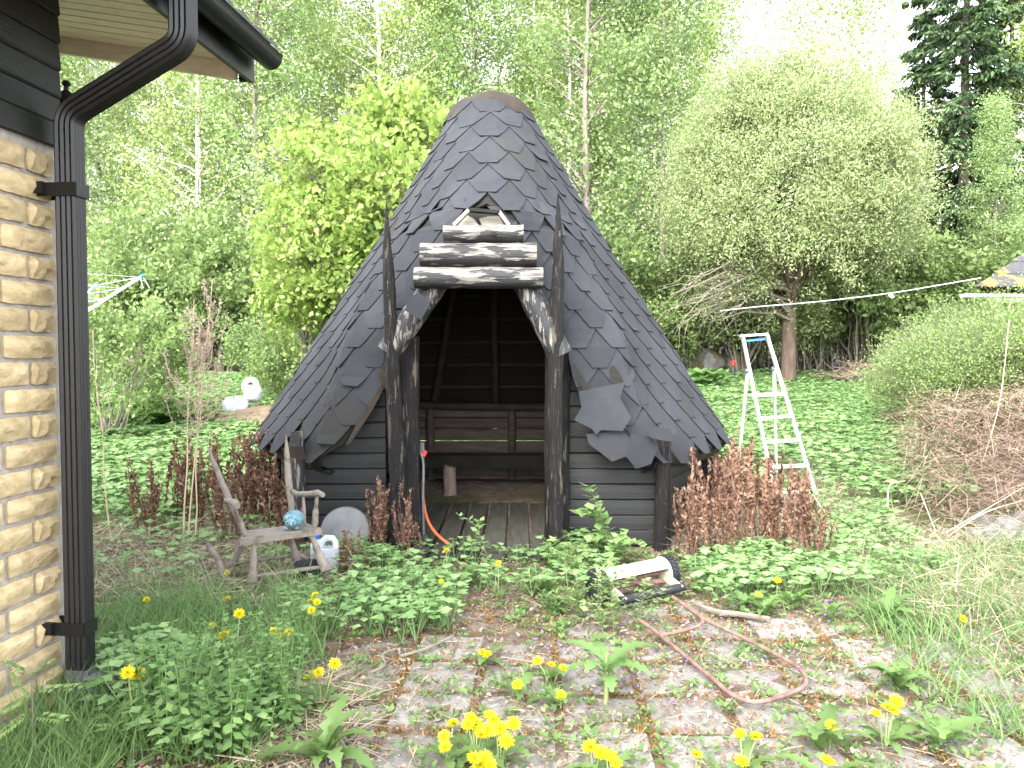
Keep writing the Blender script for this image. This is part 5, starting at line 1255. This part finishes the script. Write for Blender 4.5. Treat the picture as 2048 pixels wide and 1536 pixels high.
def straws(poly, n, L, w, mname, name, q, zr=.03, up=.10, keep=None, curve=.25):
    P = scatter(poly, n, q, 0)
    if keep: P = patchy(P, q, 1.2, keep, 2)
    n = len(P); P[:, 2] += q.uniform(.008, zr, n); a = q.uniform(0, 6.28, n); D = np.stack([np.cos(a), np.sin(a), q.normal(size=n) * up], 1); V, Q = blades(P, D, L * q.uniform(.4, 1.4, n), w, q, curve, 3)
    leafobj(name, V, Q, M[mname], kind='stuff')
straws(front, 7000, .13, .0045, 'straw', 'loose_straw', q)
straws([(2.3, 4.6), (6.8, 6.0), (7.6, 10.5), (3.4, 8.8), (2.2, 6.6)], 5200, .34, .009, 'straw', 'straw_thatch', q, .14, .28, curve=.5)
straws(gp((1340, 1120), (1680, 1120), (1720, 1000), (1400, 980)), 1500, .30, .008, 'straw', 'fern_straw', q, .12, .3)
straws(gp((190, 1230), (600, 1230), (760, 1130), (600, 1040), (200, 1060)), 5200, .32, .008, 'straw', 'fern_straw', q, .10, .25)
straws(gp((500, 1380), (700, 1340), (720, 1536), (480, 1536)), 1500, .20, .006, 'straw', 'loose_straw', q, .04, .15)
# rust coloured moss in the joints between slabs
P = []
a_ = rad(1.6)
for iy in range(11):
    for ix in range(14):
        x = -1.81 + ix * .385; y = 1.86 + iy * .385
        if y > 4.8: continue
        for horiz in (0, 1):
            n = 46; t = q.uniform(0, .385, n); w = q.normal(size=n) * .013
            xx = x + (t if horiz else w); yy = y + (w if horiz else t); k = (np.sin(xx * 7 + yy * 3) + np.cos(yy * 9 - xx * 2) + q.uniform(-1, 1, n)) > .0
            P.append(np.stack([xx * math.cos(a_) + yy * math.sin(a_), yy * math.cos(a_) - xx * math.sin(a_), np.full(n, -.022)], 1)[k])
P = np.concatenate(P); P = np.repeat(P, 4, 0) + q.normal(size=(len(P) * 4, 3)) * [.008, .008, .004]
D = q.normal(size=(len(P), 3)) * .6 + [0, 0, 1]; V, Q = blades(P, D, .032 * q.uniform(.5, 1.3, len(P)), .007, q, .5, 1); leafobj('joint_moss', V, Q, M['moss'], kind='stuff')
P = patchy(scatter(front, 12000, q), q, 2.3, .5, 5); P = np.repeat(P, 5, 0) + q.normal(size=(len(P) * 5, 3)) * [.014, .014, .003]
D = q.normal(size=(len(P), 3)) * .6 + [0, 0, 1]; V, Q = blades(P, D, .030 * q.uniform(.5, 1.3, len(P)), .008, q, .5, 1); leafobj('ground_moss', V, Q, M['moss'], kind='stuff')
# small green ground weeds
def rosette_tpl(seed, n=8, L=.032, w=.55, up=.45):
    q = np.random.RandomState(seed); a = np.arange(n) * 2.4; D = np.stack([np.cos(a), np.sin(a), q.uniform(.1, up * 2, n)], 1); P = np.zeros((n, 3)) + [0, 0, .003] + D * .01
    return leaves(P, D, L * q.uniform(.6, 1.2, n), w, q, fold=-.05, up=np.tile([0, 0, 1.], (n, 1)))
RT_ = [rosette_tpl(k) for k in range(3)] + [rosette_tpl(7, 6, .024, .85, .3)]
parts_ = []
for k in range(4):
    P = patchy(scatter(front, 4200, q), q, 1.6, .5, k); parts_.append(stamp(*RT_[k], P, q, .5, 1.5, .2))
V, Q = join(parts_); leafobj('small_weeds', V, Q, LG['weed'], kind='stuff')
# purple ground ivy in flower
P = patchy(scatter(front, 2400, q), q, 1.3, .45, 9); P = P[P[:, 1] < 5.5]; st_ = np.repeat(P, 4, 0) + q.normal(size=(len(P) * 4, 3)) * [.012, .012, 0]; st_[:, 2] += np.tile([.03, .045, .06, .07], len(P))
V, Q = leaves(st_, q.normal(size=st_.shape), .014 * q.uniform(.6, 1.3, len(st_)), .8, q); leafobj('purple_flowers', V, Q, M['purple'], kind='stuff')
# ---------- grasses
def grass(poly, n, L, w, m, name, q, keep=None, lean=.35, droop=.6, seed=0):
    P = scatter(poly, n, q)
    if keep: P = patchy(P, q, 1.4, keep, seed)
    D = q.normal(size=(len(P), 3)) * [lean, lean, .1] + [0, 0, 1]; V, Q = blades(P, D, L * q.uniform(.4, 1.25, len(P)), w, q, droop, 3); leafobj(name, V, Q, m, kind='stuff')
lf_ = gp((175, 1240), (420, 1190), (600, 1290), (560, 1400), (500, 1536), (215, 1536)); lf_ += [(-1.2, 2.0), (-1.75, 2.3)]
grass(lf_, 15000, .27, .0055, LG['grass'], 'grass', q, .7)
grass(gp((1700, 1180), (2048, 1080), (2300, 1200), (2300, 1500), (1960, 1500), (1760, 1300)), 9000, .30, .007, LG['grass'], 'grass', q, .6, .45, .8)
grass(gp((1780, 1120), (2048, 1050), (2300, 1150), (2300, 1480), (2000, 1420), (1850, 1250)), 4200, .32, .005, M['straw'], 'dry_grass', q, .7, .6, .9)
grass(gp((1500, 1130), (2048, 1020), (2048, 1200), (1700, 1260), (1500, 1230)), 4200, .15, .006, LG['grass'], 'grass', q, .5, .5, .7, 3)
grass(front, 4200, .07, .004, LG['grass'], 'grass', q, .4, .5, .7, 6)
grass(gp((200, 1150), (560, 1180), (560, 1290), (200, 1290)), 2600, .16, .006, LG['grass'], 'grass', q, .6)
grass(gp((530, 1195), (640, 1200), (650, 1330), (560, 1350)), 1500, .28, .006, LG['grass'], 'grass', q, None, .25, .4)
# ---------- nettles at the left front
def nettle_mesh(seed, H_=.38):
    r = random.Random(seed); q = np.random.RandomState(seed); mb = MB(); b = r.uniform(-.08, .08); pts = [(b * t * t, 0, H_ * t) for t in (0, .35, .7, 1)]; mb.tube([Vector(p) for p in pts], [.004, .0035, .003, .0015], 4)
    V0, Q0 = np.array(mb.v), np.array([f for f in mb.f if len(f) == 4]); P, D, L = [], [], []
    for k in range(12):
        t = .18 + .82 * k / 11; a = k * 1.57 + r.uniform(-.2, .2)
        for s in (0, math.pi): P.append([b * t * t, 0, H_ * t]); D.append([math.cos(a + s), math.sin(a + s), .12 - .5 * (t < .6)]); L.append(.068 * (1.05 - t * .5))
    V1, Q1 = leaves(np.array(P), np.array(D), np.array(L), .55, q, fold=-.08, up=np.tile([0, 0, 1.], (len(P), 1))); return np_mesh('stem_and_leaves', *join([(V0, Q0), (V1, Q1)]), LG['nettle'])
NM = [nettle_mesh(k) for k in range(4)]
P = patchy(scatter(gp((300, 1400), (560, 1380), (620, 1440), (540, 1536), (320, 1536)), 260, q), q, 1, .75); P2 = scatter(gp((200, 1440), (380, 1400), (380, 1500), (215, 1520)), 40, q); P = np.concatenate([P, P2])[:95]; P = P[~((P[:, 0] < PX(300, 3.6)) & (P[:, 1] > 3.3))]
for i, p in enumerate(P):
    o = lone('nettle', NM[i % 4], 'green nettle stem in the dense patch between downpipe and dandelions', 'nettle', 'nettles in the left foreground', loc=p); o.rotation_euler = (rT.uniform(-.15, .15), rT.uniform(-.15, .15), rT.uniform(0, 6.28)); s = rT.uniform(.6, 1.1); o.scale = (s, s, s)
# ---------- dandelions
def head_mesh(seed, open_=1):
    r = random.Random(seed); q = np.random.RandomState(seed); P, D, L = [], [], []
    for ring, (n, el, l) in enumerate(((20, .12, .0225), (18, .35, .020), (14, .65, .016), (10, 1.0, .012), (6, 1.3, .009))):
        for i in range(n): a = i * 2 * math.pi / n + ring * .3 + r.uniform(-.08, .08); e = el + r.uniform(-.1, .1); P.append([0, 0, .001 * ring]); D.append([math.cos(a) * math.cos(e), math.sin(a) * math.cos(e), math.sin(e)]); L.append(l * r.uniform(.9, 1.15))
    V, Q = leaves(np.array(P), np.array(D), np.array(L), .30, q, fold=.0, up=np.tile([0, 0, 1.], (len(P), 1))); return np_mesh('flower_head', V, Q, M['petal'])
HM = [head_mesh(k) for k in range(4)]
stemm = mat('dandelion_stem', [(.17, .24, .08), (.24, .26, .12)], scale=8, rough=.5)
def dleaf(seed, L=.17):
    q = np.random.RandomState(seed); V = []; Q = []; n = 11
    for i in range(n + 1):
        t = i / n; w = L * .14 * (math.sin(math.pi * min(1, t * .9 + .06)) ** .8) * (1 if i % 2 else .45) + .002; x = L * t * .85; z = L * (.75 * t - .62 * t * t)
        V += [[x - (.008 if i % 2 else 0), -w, z + w * .25], [x, 0, z], [x - (.008 if i % 2 else 0), w, z + w * .25]]
        if i: b = 3 * (i - 1); Q += [[b, b + 3, b + 4, b + 1], [b + 1, b + 4, b + 5, b + 2]]
    return np.array(V, float), np.array(Q)
DL = [np_mesh('leaf', *dleaf(k, L), LG['weed']) for k, L in enumerate((.15, .19, .22))]
bract = MB(); bract.lathe([(.002, -.012), (.008, -.008), (.010, 0), (.006, .002)], n=8); bract = bract.mesh('bract', stemm, smooth=True)
def dandelion(fl, lab, nleaf=9, hs_=.16, big=1, tall=None):
    pts = []
    for px, py in fl:
        h = (tall or hs_) * rT.uniform(.85, 1.15); Y = (1.6 - h) * F / (py - 710); p = W(px, py, Y); pts.append(p)
    cx = sum(p.x for p in pts) / len(pts); cy = sum(p.y for p in pts) / len(pts) + .02; cz = float(gz(cx, cy))
    base = Vector((cx, cy, cz)); t = thing('dandelion', lab, 'dandelion', base, 'yellow dandelions')
    for p in pts:
        d = p - base; s = big * rT.uniform(1.15, 1.45)
        mb = MB(); b0 = Vector((d.x * .25, d.y * .25, -.01)); mid = Vector((d.x * .55, d.y * .55, d.z * .55)); mb.tube([b0, mid, d - Vector((0, 0, .01))], [.0035, .003, .0028], 6)
        me = mb.mesh('stem', stemm, smooth=True); o = bpy.data.objects.new('stem', me); COL.objects.link(o); o.parent = t
        o2 = bpy.data.objects.new('flower_head', HM[rT.randrange(4)]); COL.objects.link(o2); o2.parent = t; o2.location = d; o2.scale = (s, s, s); o2.rotation_euler = (rT.uniform(-.1, .75), rT.uniform(-.35, .35), rT.uniform(0, 6) * 0)
        o3 = bpy.data.objects.new('bract', bract); COL.objects.link(o3); o3.parent = o2
    for k in range(nleaf):
        o = bpy.data.objects.new('leaf', DL[rT.randrange(3)]); COL.objects.link(o); o.parent = t; s = rT.uniform(.6, 1.1) * big; o.scale = (s, s, s); o.rotation_euler = (rT.uniform(-.2, .2), rT.uniform(-.35, .1), k * 2.4 + rT.uniform(-.3, .3))
for fl, lab, nl, big, h in (
    ([(256, 1346), (274, 1349)], 'double headed dandelion nearest the downpipe foot', 10, 1.25, .34), ([(293, 1200)], 'single dandelion right of the lower pipe bracket', 5, 1.0, .16), ([(479, 1228), (449, 1270)], 'pair of large dandelion heads left of the fern straw', 6, 1.15, .26),
    ([(454, 1199)], 'small dandelion below the chair leg', 4, 1, .14), ([(425, 1252)], 'small dandelion left of the large pair', 4, .9, .14), ([(454, 1145)], 'tiny dandelion beside the broken chair rocker', 4, .8, .12), ([(273, 1180)], 'tiny distant dandelion close to the downpipe', 3, .7, .12),
    ([(555, 1273), (570, 1272), (578, 1264), (547, 1262)], 'cluster of four dandelion heads in the tall grass', 8, 1.05, .24), ([(630, 1190), (622, 1203), (623, 1221), (634, 1205)], 'upright group of dandelions in front of the bucket', 6, .95, .22), ([(616, 1358), (637, 1346), (669, 1328)], 'three dandelion heads left of the bare slabs', 7, 1.1, .20),
    ([(893, 1102)], 'single dandelion standing before the hut threshold', 6, 1.0, .26), ([(866, 1160), (883, 1163)], 'two small dandelions below the orange hose', 5, .8, .16), ([(997, 1127)], 'thin dandelion in the middle of the doorway', 4, .85, .26), ([(965, 1305), (975, 1309)], 'pair of dandelions on the mossy paving', 6, 1, .10),
    ([(1075, 1322), (1103, 1330), (1127, 1337)], 'row of three dandelions left of the thistle', 8, .95, .12), ([(1035, 1370)], 'lone dandelion facing left above the large cluster', 4, 1, .09), ([(1122, 1391)], 'lone round dandelion right of centre', 5, 1.05, .08),
    ([(906, 1447), (888, 1473), (891, 1494)], 'three dandelions at the left of the large cluster', 7, 1.1, .15), ([(942, 1438), (936, 1450), (953, 1450), (962, 1470), (975, 1462)], 'middle of the large cluster of dandelions', 8, 1.1, .17), ([(980, 1432), (988, 1440), (1001, 1457), (1027, 1447), (1013, 1483)], 'right side of the large cluster of dandelions', 8, 1.1, .17),
    ([(948, 1517), (970, 1518), (960, 1530), (978, 1530)], 'lowest dandelions of the large cluster at the bottom edge', 8, 1.1, .18), ([(1180, 1494), (1200, 1506)], 'two dandelions right of the large cluster', 6, 1.15, .13), ([(1212, 1508), (1222, 1513), (1230, 1527)], 'three tight dandelions at the bottom edge, right of centre', 6, 1, .13),
    ([(1393, 1510)], 'single dandelion at the bottom below the mower handle', 3, 1, .14), ([(1480, 1468), (1512, 1474), (1483, 1523)], 'three long stemmed dandelions below the mower handle bend', 6, 1, .15), ([(1655, 1522)], 'dandelion with broad leaves at the bottom right', 7, 1.1, .12),
    ([(1663, 1452)], 'leaning dandelion below the right slabs', 2, 1, .12), ([(1752, 1427), (1775, 1415), (1786, 1420), (1793, 1403)], 'group of four dandelions at the right of the paving', 10, 1.05, .18), ([(1555, 1161)], 'dandelion before the right fern clump', 6, 1, .18), ([(1517, 1192)], 'dandelion behind the bleached stick', 5, .9, .12), ([(1925, 1238)], 'dandelion in the long dry grass at the right', 4, .9, .16)):
    dandelion(fl, lab, nl, big=big, tall=h)
# leafy dandelion rosettes without flowers
for px, py, n, s, lb_ in ((650, 1530, 14, 1.5, 'large leafy rosette at the bottom edge, left of the slabs'), (1490, 1220, 12, 1.0, 'leafy rosette right of the mower'), (1530, 1235, 12, 1.1, 'leafy rosette behind the bleached stick'), (1590, 1215, 12, 1.1, 'leafy rosette before the fan shaped dead fern'), (1660, 1240, 10, 1.0, 'leafy rosette at the edge of the grass'),
                          (1770, 1250, 14, 1.4, 'big blue-green leaved plant at the right of the slabs'), (1800, 1380, 16, 1.2, 'dense rosette right of the pale slab'), (1880, 1500, 12, 1.3, 'leafy rosette in the bottom right corner'), (940, 1170, 10, 1.0, 'leafy rosette below the hut threshold'), (1090, 1190, 12, 1.1, 'leafy weed left of the mower'), (870, 1240, 12, 1.1, 'leafy rosette under the threshold dandelions'), (1640, 1500, 9, 1.4, 'broad leaved weed at the bottom right')):
    g = G(px, py); t = thing('leafy_weed', lb_, 'weed', g, 'leafy weeds round the paving')
    for k in range(n):
        o = bpy.data.objects.new('leaf', DL[rT.randrange(3)]); COL.objects.link(o); o.parent = t; k_ = s * rT.uniform(.6, 1.1); o.scale = (k_, k_, k_ * 1.2); o.rotation_euler = (rT.uniform(-.2, .2), rT.uniform(-.75, .05), k * 2.4)
# thistle
g = G(1212, 1400); t = thing('thistle', 'spiky blue-green thistle rosette with a leaf hanging forward, left of the mower handle', 'thistle', g); thl = np_mesh('leaf', *dleaf(5, .30), LG['nettle'])
for k in range(8): o = bpy.data.objects.new('leaf', thl); COL.objects.link(o); o.parent = t; o.location = (0, 0, .10 + .01 * k); k_ = rT.uniform(.7, 1.1); o.scale = (k_, k_ * 1.2, k_ * .9); o.rotation_euler = (0, -.15 * k / 8, -1.57 + k * 2.4)
mb = MB(); mb.tube([g - Vector((0, 0, .02)), g + Vector((0, 0, .22))], [.012, .006], 6); part('stem', mb, stemm, t)
# ---------- leafy saplings
def sapling(name, label, path, Y, leaf, nl, m, br_=0, seed=0, wr=.7, cat='sapling', pr=.004, up=.2, rad_=.05):
    q = np.random.RandomState(seed); r = random.Random(seed); P = [W(x, y, Y) for x, y in path]; P[0].z = float(gz(P[0].x, Y)) - .02; t = thing(name, label, cat, Vector((P[0].x, P[0].y, 0))); pts = smoothp(P, 4)
    mb = MB(); mb.tube(pts, [pr * (1 - .7 * i / len(pts)) for i in range(len(pts))], 5); segs = [pts]
    for b in range(br_):
        k = r.randrange(len(pts) // 4, len(pts) - 1); a = r.uniform(0, 6.28); e = pts[k] + Vector((math.cos(a) * .16, math.sin(a) * .08, r.uniform(.03, .14))); pp = [pts[k], pts[k].lerp(e, .5) + Vector((0, 0, .01)), e]; mb.tube(pp, [pr * .5, pr * .4, pr * .2], 4); segs.append(smoothp(pp, 3))
    part('stem', mb, M['twig'], t); L0, D0 = [], []
    for s_ in segs:
        n = nl if s_ is pts else nl // 3
        for i in range(n):
            u = (.18 if s_ is pts else .1) + (.85 if s_ is pts else .9) * i / n; k = min(len(s_) - 2, int(u * (len(s_) - 1))); p = s_[k].lerp(s_[k + 1], u * (len(s_) - 1) - k); a = i * 2.4 + r.uniform(-.3, .3); L0.append(p); D0.append([math.cos(a), math.sin(a), r.uniform(-.3, .5) + up])
    V, Q = leaves(np.array(L0), np.array(D0), leaf * q.uniform(.7, 1.25, len(L0)), wr, q, fold=-.06, up=np.tile([0, 0, 1.], (len(L0), 1))); V = V - np.array(t.location)
    leafobj('leaves', V, Q, m, t)
sapling('bird_cherry_sapling', 'light green sapling with round leaves climbing in front of the right hut wall', [(1232, 1190), (1225, 1130), (1215, 1080), (1198, 1030), (1180, 975)], 5.95, .088, 60, LG['sapling'], 4, 1, .8)
sapling('bird_cherry_sapling', 'second light green sapling leaning right towards the corner post', [(1215, 1180), (1222, 1120), (1240, 1090), (1265, 1085), (1290, 1095)], 5.85, .072, 36, LG['sapling'], 3, 2, .8)
sapling('bird_cherry_sapling', 'bright sapling with pointed leaves growing in front of the doorway', [(985, 1160), (975, 1120), (966, 1085), (955, 1060), (962, 1040)], 5.9, .062, 26, LG['sapling'], 2, 3, .6)
sapling('shrub_shoot', 'yellowish small leaved shoot just left of the mower', [(1160, 1220), (1152, 1180), (1145, 1130), (1140, 1090)], 5.5, .035, 70, LG['spirea'], 9, 4, .5)
sapling('shrub_shoot', 'broad leaved young shoot right of the doorway foot', [(1110, 1150), (1112, 1110), (1098, 1090)], 5.95, .085, 12, LG['sapling'], 2, 5, .7)
sapling('shrub_shoot', 'leafy shoot growing up in front of the mower guard', [(1228, 1290), (1226, 1240), (1222, 1190), (1218, 1160)], 4.6, .05, 34, LG['spirea'], 6, 6, .55)
sapling('shrub_shoot', 'leafy shoot with long leaves before the mower roller', [(1250, 1300), (1275, 1250), (1285, 1200), (1290, 1160)], 4.7, .055, 30, LG['sapling'], 5, 7, .5)
sapling('shrub_shoot', 'small leaved bushy shoot left of the mower wheel', [(1120, 1260), (1118, 1220), (1110, 1180)], 5.0, .04, 50, LG['nettle'], 8, 8, .5)
sapling('shrub_shoot', 'tall leafy shoot behind the mower handle', [(1470, 1270), (1466, 1220), (1462, 1165)], 4.9, .06, 24, LG['nettle'], 3, 9, .6)
sapling('shrub_shoot', 'pale leafy shoot beside the right fern thicket', [(1440, 1200), (1436, 1160), (1445, 1120)], 5.5, .06, 18, LG['sapling'], 3, 10, .6)
sapling('shrub_shoot', 'thin leafy shoot crossing the left wheel of the mower', [(1205, 1290), (1203, 1240), (1196, 1180), (1200, 1140)], 4.65, .05, 30, LG['sapling'], 5, 11, .5)
sapling('shrub_shoot', 'small reddish green bush directly left of the mower wheel', [(1165, 1270), (1160, 1215), (1168, 1160)], 4.9, .034, 70, LG['spirea'], 10, 12, .5)
# rowan seedling by the wall
t = thing('rowan_seedling', 'rowan seedling with feathery compound leaves against the yellow block wall', 'seedling', W(62, 1510, 3.15)); t.location.z = 0; mb = MB(); mb.tube([W(65, 1500, 3.15), W(66, 1430, 3.15), W(62, 1350, 3.15)], [.004, .003, .002], 5); part('stem', mb, M['twig'], t)
for (a, b) in (((62, 1350), (15, 1330)), ((62, 1350), (100, 1325)), ((64, 1390), (10, 1420)), ((64, 1380), (155, 1375)), ((66, 1420), (0, 1470)), ((66, 1410), (30, 1355)), ((66, 1430), (130, 1440))):
    A, B = W(*a, 3.15), W(*b, 3.10 + rT.uniform(-.12, .05)); n = 7; P, D, L = [], [], []; d = np.array(B - A); sd_ = unit(np.cross(d, [[0, -.3, 1]]))[0]
    for i in range(n):
        u = .25 + .75 * i / n
        for s in (-1, 1): P.append(np.array(A) + d * u); D.append(unit(d[None])[0] * .5 + sd_ * s); L.append(.034)
    P.append(np.array(A) + d); D.append(d); L.append(.036); V, Q = leaves(np.array(P), np.array(D), np.array(L), .42, rs, up=np.tile([0, -.6, 1.], (len(P), 1))); leafobj('compound_leaf', V - np.array(t.location), Q, LG['sapling'], t)
# rhubarb
g = Vector((PX(1412, 16), 16, float(gz(6.2, 16)))); t = thing('rhubarb', 'blue-green broad leaved rhubarb plant in front of the pale boulder', 'plant', g)
q = np.random.RandomState(5)
for k in range(14):
    a = k * 2.4; d = Vector((math.cos(a), math.sin(a), 0)); c = d * rT.uniform(.1, .3) + Vector((0, 0, rT.uniform(.25, .5))); mb = MB(); mb.tube([Vector((0, 0, 0)), c], .012, 4); rim = [c + d * (.22 * math.cos(u)) * (1 + .15 * math.sin(5 * u)) + Vector((-d.y, d.x, 0)) * .2 * math.sin(u) + Vector((0, 0, .05 * math.cos(3 * u) + .04)) for u in np.linspace(0, 2 * math.pi, 12, endpoint=False)]
    i0 = mb.n; mb.add([c] + rim, [(0, 1 + i, 1 + (i + 1) % 12) for i in range(12)]); part('leaf', mb, LG['nettle'], t, base=(0, 0, 0))
# ---------- dry mugwort
def mug(px0, py0, top, seed, label, bare=False):
    r = random.Random(seed); q = np.random.RandomState(seed); Y = 6.7; b = W(px0, py0, Y); b.z = float(gz(b.x, Y)); tp = W(*top, Y); t = thing('dry_mugwort', label, 'dry plant', b); mb = MB(); pts = limb(mb, b, tp, .0075, .003, r, 5, 6, 0, .006); segs = []
    H_ = tp.z - b.z
    for i in range(16):
        u = .45 + .5 * i / 16; k = min(5, int(u * 6)); s = pts[k].lerp(pts[k + 1], u * 6 - k); a = r.uniform(0, 6.28); L = (1.15 - u) * .55 * r.uniform(.7, 1.2); m_ = s + Vector((math.cos(a) * L * .55, math.sin(a) * L * .4, L * .35)); e = m_ + Vector((math.cos(a) * L * .2, math.sin(a) * L * .15, L * .75))
        sp = smoothp([s, m_, e], 4); mb.tube(sp, [.003 * (1 - .6 * j / len(sp)) for j in range(len(sp))], 4); segs.append(sp)
    part('stalk', mb, mat('pale_stalk', [(.42, .34, .22), (.52, .44, .30)], scale=5) if seed == 1 else bpy.data.materials['pale_stalk'], t)
    if bare: return
    P, D = [], []
    for sp in segs + [pts[3:]]:
        for j in range(70): k = r.randrange(len(sp) - 1); p = sp[k].lerp(sp[k + 1], r.random()); P.append(np.array(p) + q.normal(size=3) * .010); D.append(q.normal(size=3) + [0, 0, .8])
    V, Q = leaves(np.array(P), np.array(D), .026 * q.uniform(.5, 1.4, len(P)), .28, q); leafobj('seed_heads', V - np.array(b), Q, mat('seed_head', [(.30, .22, .17), (.44, .35, .29)], island=1) if seed == 1 else bpy.data.materials['seed_head'], t)
mug(374, 1020, (425, 560), 1, 'tallest dry mugwort stalk with feathery beige seed heads'); mug(388, 1010, (400, 640), 2, 'second dry mugwort stalk, slightly left and shorter'); mug(366, 1040, (388, 600), 3, 'thin dry mugwort stalk leaning right with bare side twigs'); mug(222, 1030, (185, 660), 4, 'bare dry stalk close to the downpipe', True)
# bare arching twigs in the left foreground
r = random.Random(6)
for i, (a, b, c) in enumerate((((395, 1290), (290, 1100), (182, 960)), ((430, 1270), (370, 1180), (250, 1060)), ((440, 1250), (400, 1130), (360, 1060)), ((445, 1260), (420, 1160), (395, 1100)), ((330, 1300), (260, 1170), (190, 1065)), ((400, 1280), (480, 1330), (500, 1390)), ((250, 1280), (340, 1260), (430, 1340)))):
    Y = 4.9; mb = MB(); pts = smoothp([W(*a, Y), W(*b, Y + .1), W(*c, Y + .2)], 6); mb.tube(pts, [.0045 * (1 - .6 * j / len(pts)) for j in range(len(pts))], 5)
    for j in range(4): k = r.randrange(3, len(pts) - 1); limb(mb, pts[k], pts[k] + Vector((r.uniform(-.15, .15), r.uniform(-.1, .1), r.uniform(-.02, .16))), .0025, .001, r, 4, 2, 0, .05)
    lone('bare_twig', mb.mesh('bare_twig', M['twig'], W(*a, Y)), ['long bare twig rising towards the downpipe', 'bare twig crossing the others at mid height', 'upright bare twig left of the chair', 'short upright bare twig nearest the chair rocker', 'bare twig closest to the downpipe', 'bare twig drooping over the nettles', 'nearly level bare twig above the nettles'][i], 'twig', 'bare twigs left of the chair', W(*a, Y))
# ---------- shrubs and dry brush at the right
SPM = bushy(33, 1.15, .95, .75, 22, 12, 6, 16, .036, M['twig'], LG['spirea'], .03, 0, wr=.42, spread=1.6, twlen=.36, upb=.4, lf=(.1, 1.1))
for i, (px, Y, s_) in enumerate(((1885, 11.4, 1.0), (1985, 11.0, 1.1), (2085, 10.6, 1.15), (1930, 12.4, 1.15), (2040, 12.0, 1.3))):
    plant_tree('spirea_shrub', SPM, PX(px, Y), Y, 'light green fine leaved shrub, ' + ['leftmost of the row before the shelter', 'middle front one below the shelter gutter', 'cut by the right edge of the picture', 'back one left of the shelter gutter', 'back one right under the shelter roof'][i], cat='shrub', group='light green shrubs at the right', s=s_)
q = np.random.RandomState(44); n = 13000; P = scatter([(3.9, 7.4), (7.5, 6.6), (8.5, 10), (5.2, 10.4), (4.3, 9)], n, q)
hgt = 1.0 * np.clip(1.2 - np.abs((P[:, 0] - 6.0) / 2.4) ** 2, .12, 1) * np.clip(1.1 - np.abs((P[:, 1] - 8.8) / 2.3) ** 2, .1, 1); P[:, 2] += hgt * q.uniform(0, 1, len(P)) ** .6; a = q.uniform(0, 6.28, len(P))
D = np.stack([np.cos(a), np.sin(a), q.normal(size=len(P)) * .5 + .1], 1); V, Q = blades(P, D, .42 * q.uniform(.4, 1.3, len(P)), .0075, q, .9, 3); leafobj('dry_brush', V, Q, M['drybrush'], kind='stuff')
P2 = P[q.uniform(size=len(P)) < .5] + [0, 0, .03]; V, Q = leaves(P2, q.normal(size=P2.shape), .03 * q.uniform(.5, 1.4, len(P2)), .5, q); leafobj('dry_brush_leaves', V, Q, M['drybrush'], kind='stuff')
P3 = P[(q.uniform(size=len(P)) < .5) & (P[:, 1] > 8.3 + q.normal(size=len(P)) * .7) & (np.sin(P[:, 0] * 4) + np.cos(P[:, 1] * 5 + P[:, 0]) > -.6)] + [0, 0, .05]; V, Q = leaves(P3, q.normal(size=P3.shape) + [0, 0, .5], .035 * q.uniform(.5, 1.4, len(P3)), .5, q); leafobj('brush_green_shoots', V, Q, LG['spirea'], kind='stuff')
# long pale dry stems at the right
for i, (pts, lb_) in enumerate((([(1690, 1100), (1660, 1040), (1615, 975)], 'long pale dry stem bending left beside the ladder foot'), ([(1770, 1130), (1900, 1060), (2046, 975)], 'long pale dry stem crossing the brown brush'), ([(1860, 1100), (1960, 1030), (2048, 1000)], 'lower pale dry stem crossing the brown brush'), ([(1965, 925), (2000, 800), (2018, 640)], 'tall thin pale stalk standing before the light green shrubs'),
                              ([(1900, 1150), (1870, 1060), (1840, 985)], 'pale dry stem leaning left in front of the brush'), ([(1775, 1010), (1780, 970), (1810, 962)], 'hooked pale dry stem left of the brush'))):
    Y = 7.0 if i != 3 else 8.4; mb = MB(); P = smoothp([W(*p, Y + .2 * j) for j, p in enumerate(pts)], 6); mb.tube(P, [.006 * (1 - .5 * j / len(P)) for j in range(len(P))], 5); lone('dry_reed', mb.mesh('dry_reed', bpy.data.materials['pale_stalk'], P[0]), lb_, 'dry reed', 'pale dry stems at the right', P[0])
# mossy mound at the left, by the sacks
mc = Vector((PX(535, 12.9), 12.95, float(gz(-3.9, 12.95)))); mb = MB(); rw = random.Random(3); mb.lathe([(1.25, -.1), (1.05, .07), (.75, .18), (.4, .26), (0, .30)], mc, n=22, wob=lambda t, h: 1 + .12 * math.sin(3 * t) + .05 * rw.uniform(-1, 1))
me_ = mb.mesh('mossy_mound', mat('mound_soil', [(.10, .07, .045), (.18, .13, .09)], scale=6), mc, 60); lone('mossy_mound', me_, 'low mound of earth and brown moss under the white sacks', 'mound', None, mc)
q = np.random.RandomState(9); P = scatter([(mc.x - 1.2, 11.8), (mc.x + 1.2, 11.8), (mc.x + 1.2, 14), (mc.x - 1.2, 14)], 6000, q); P = P[np.hypot(P[:, 0] - mc.x, P[:, 1] - mc.y) < 1.15]; P = P[~((P[:, 0] < mc.x - .15) & (P[:, 1] < 12.7) & (q.uniform(size=len(P)) < .6))]
dd = np.hypot(P[:, 0] - mc.x, P[:, 1] - mc.y); P[:, 2] += .30 - .17 * dd - .06 * dd ** 2
V, Q = leaves(P, q.normal(size=P.shape), .06 * q.uniform(.5, 1.3, len(P)), .5, q); leafobj('mound_moss', V, Q, mat('mound', [(.16, .10, .04), (.16, .20, .05), (.24, .26, .08)], island=1), kind='stuff')
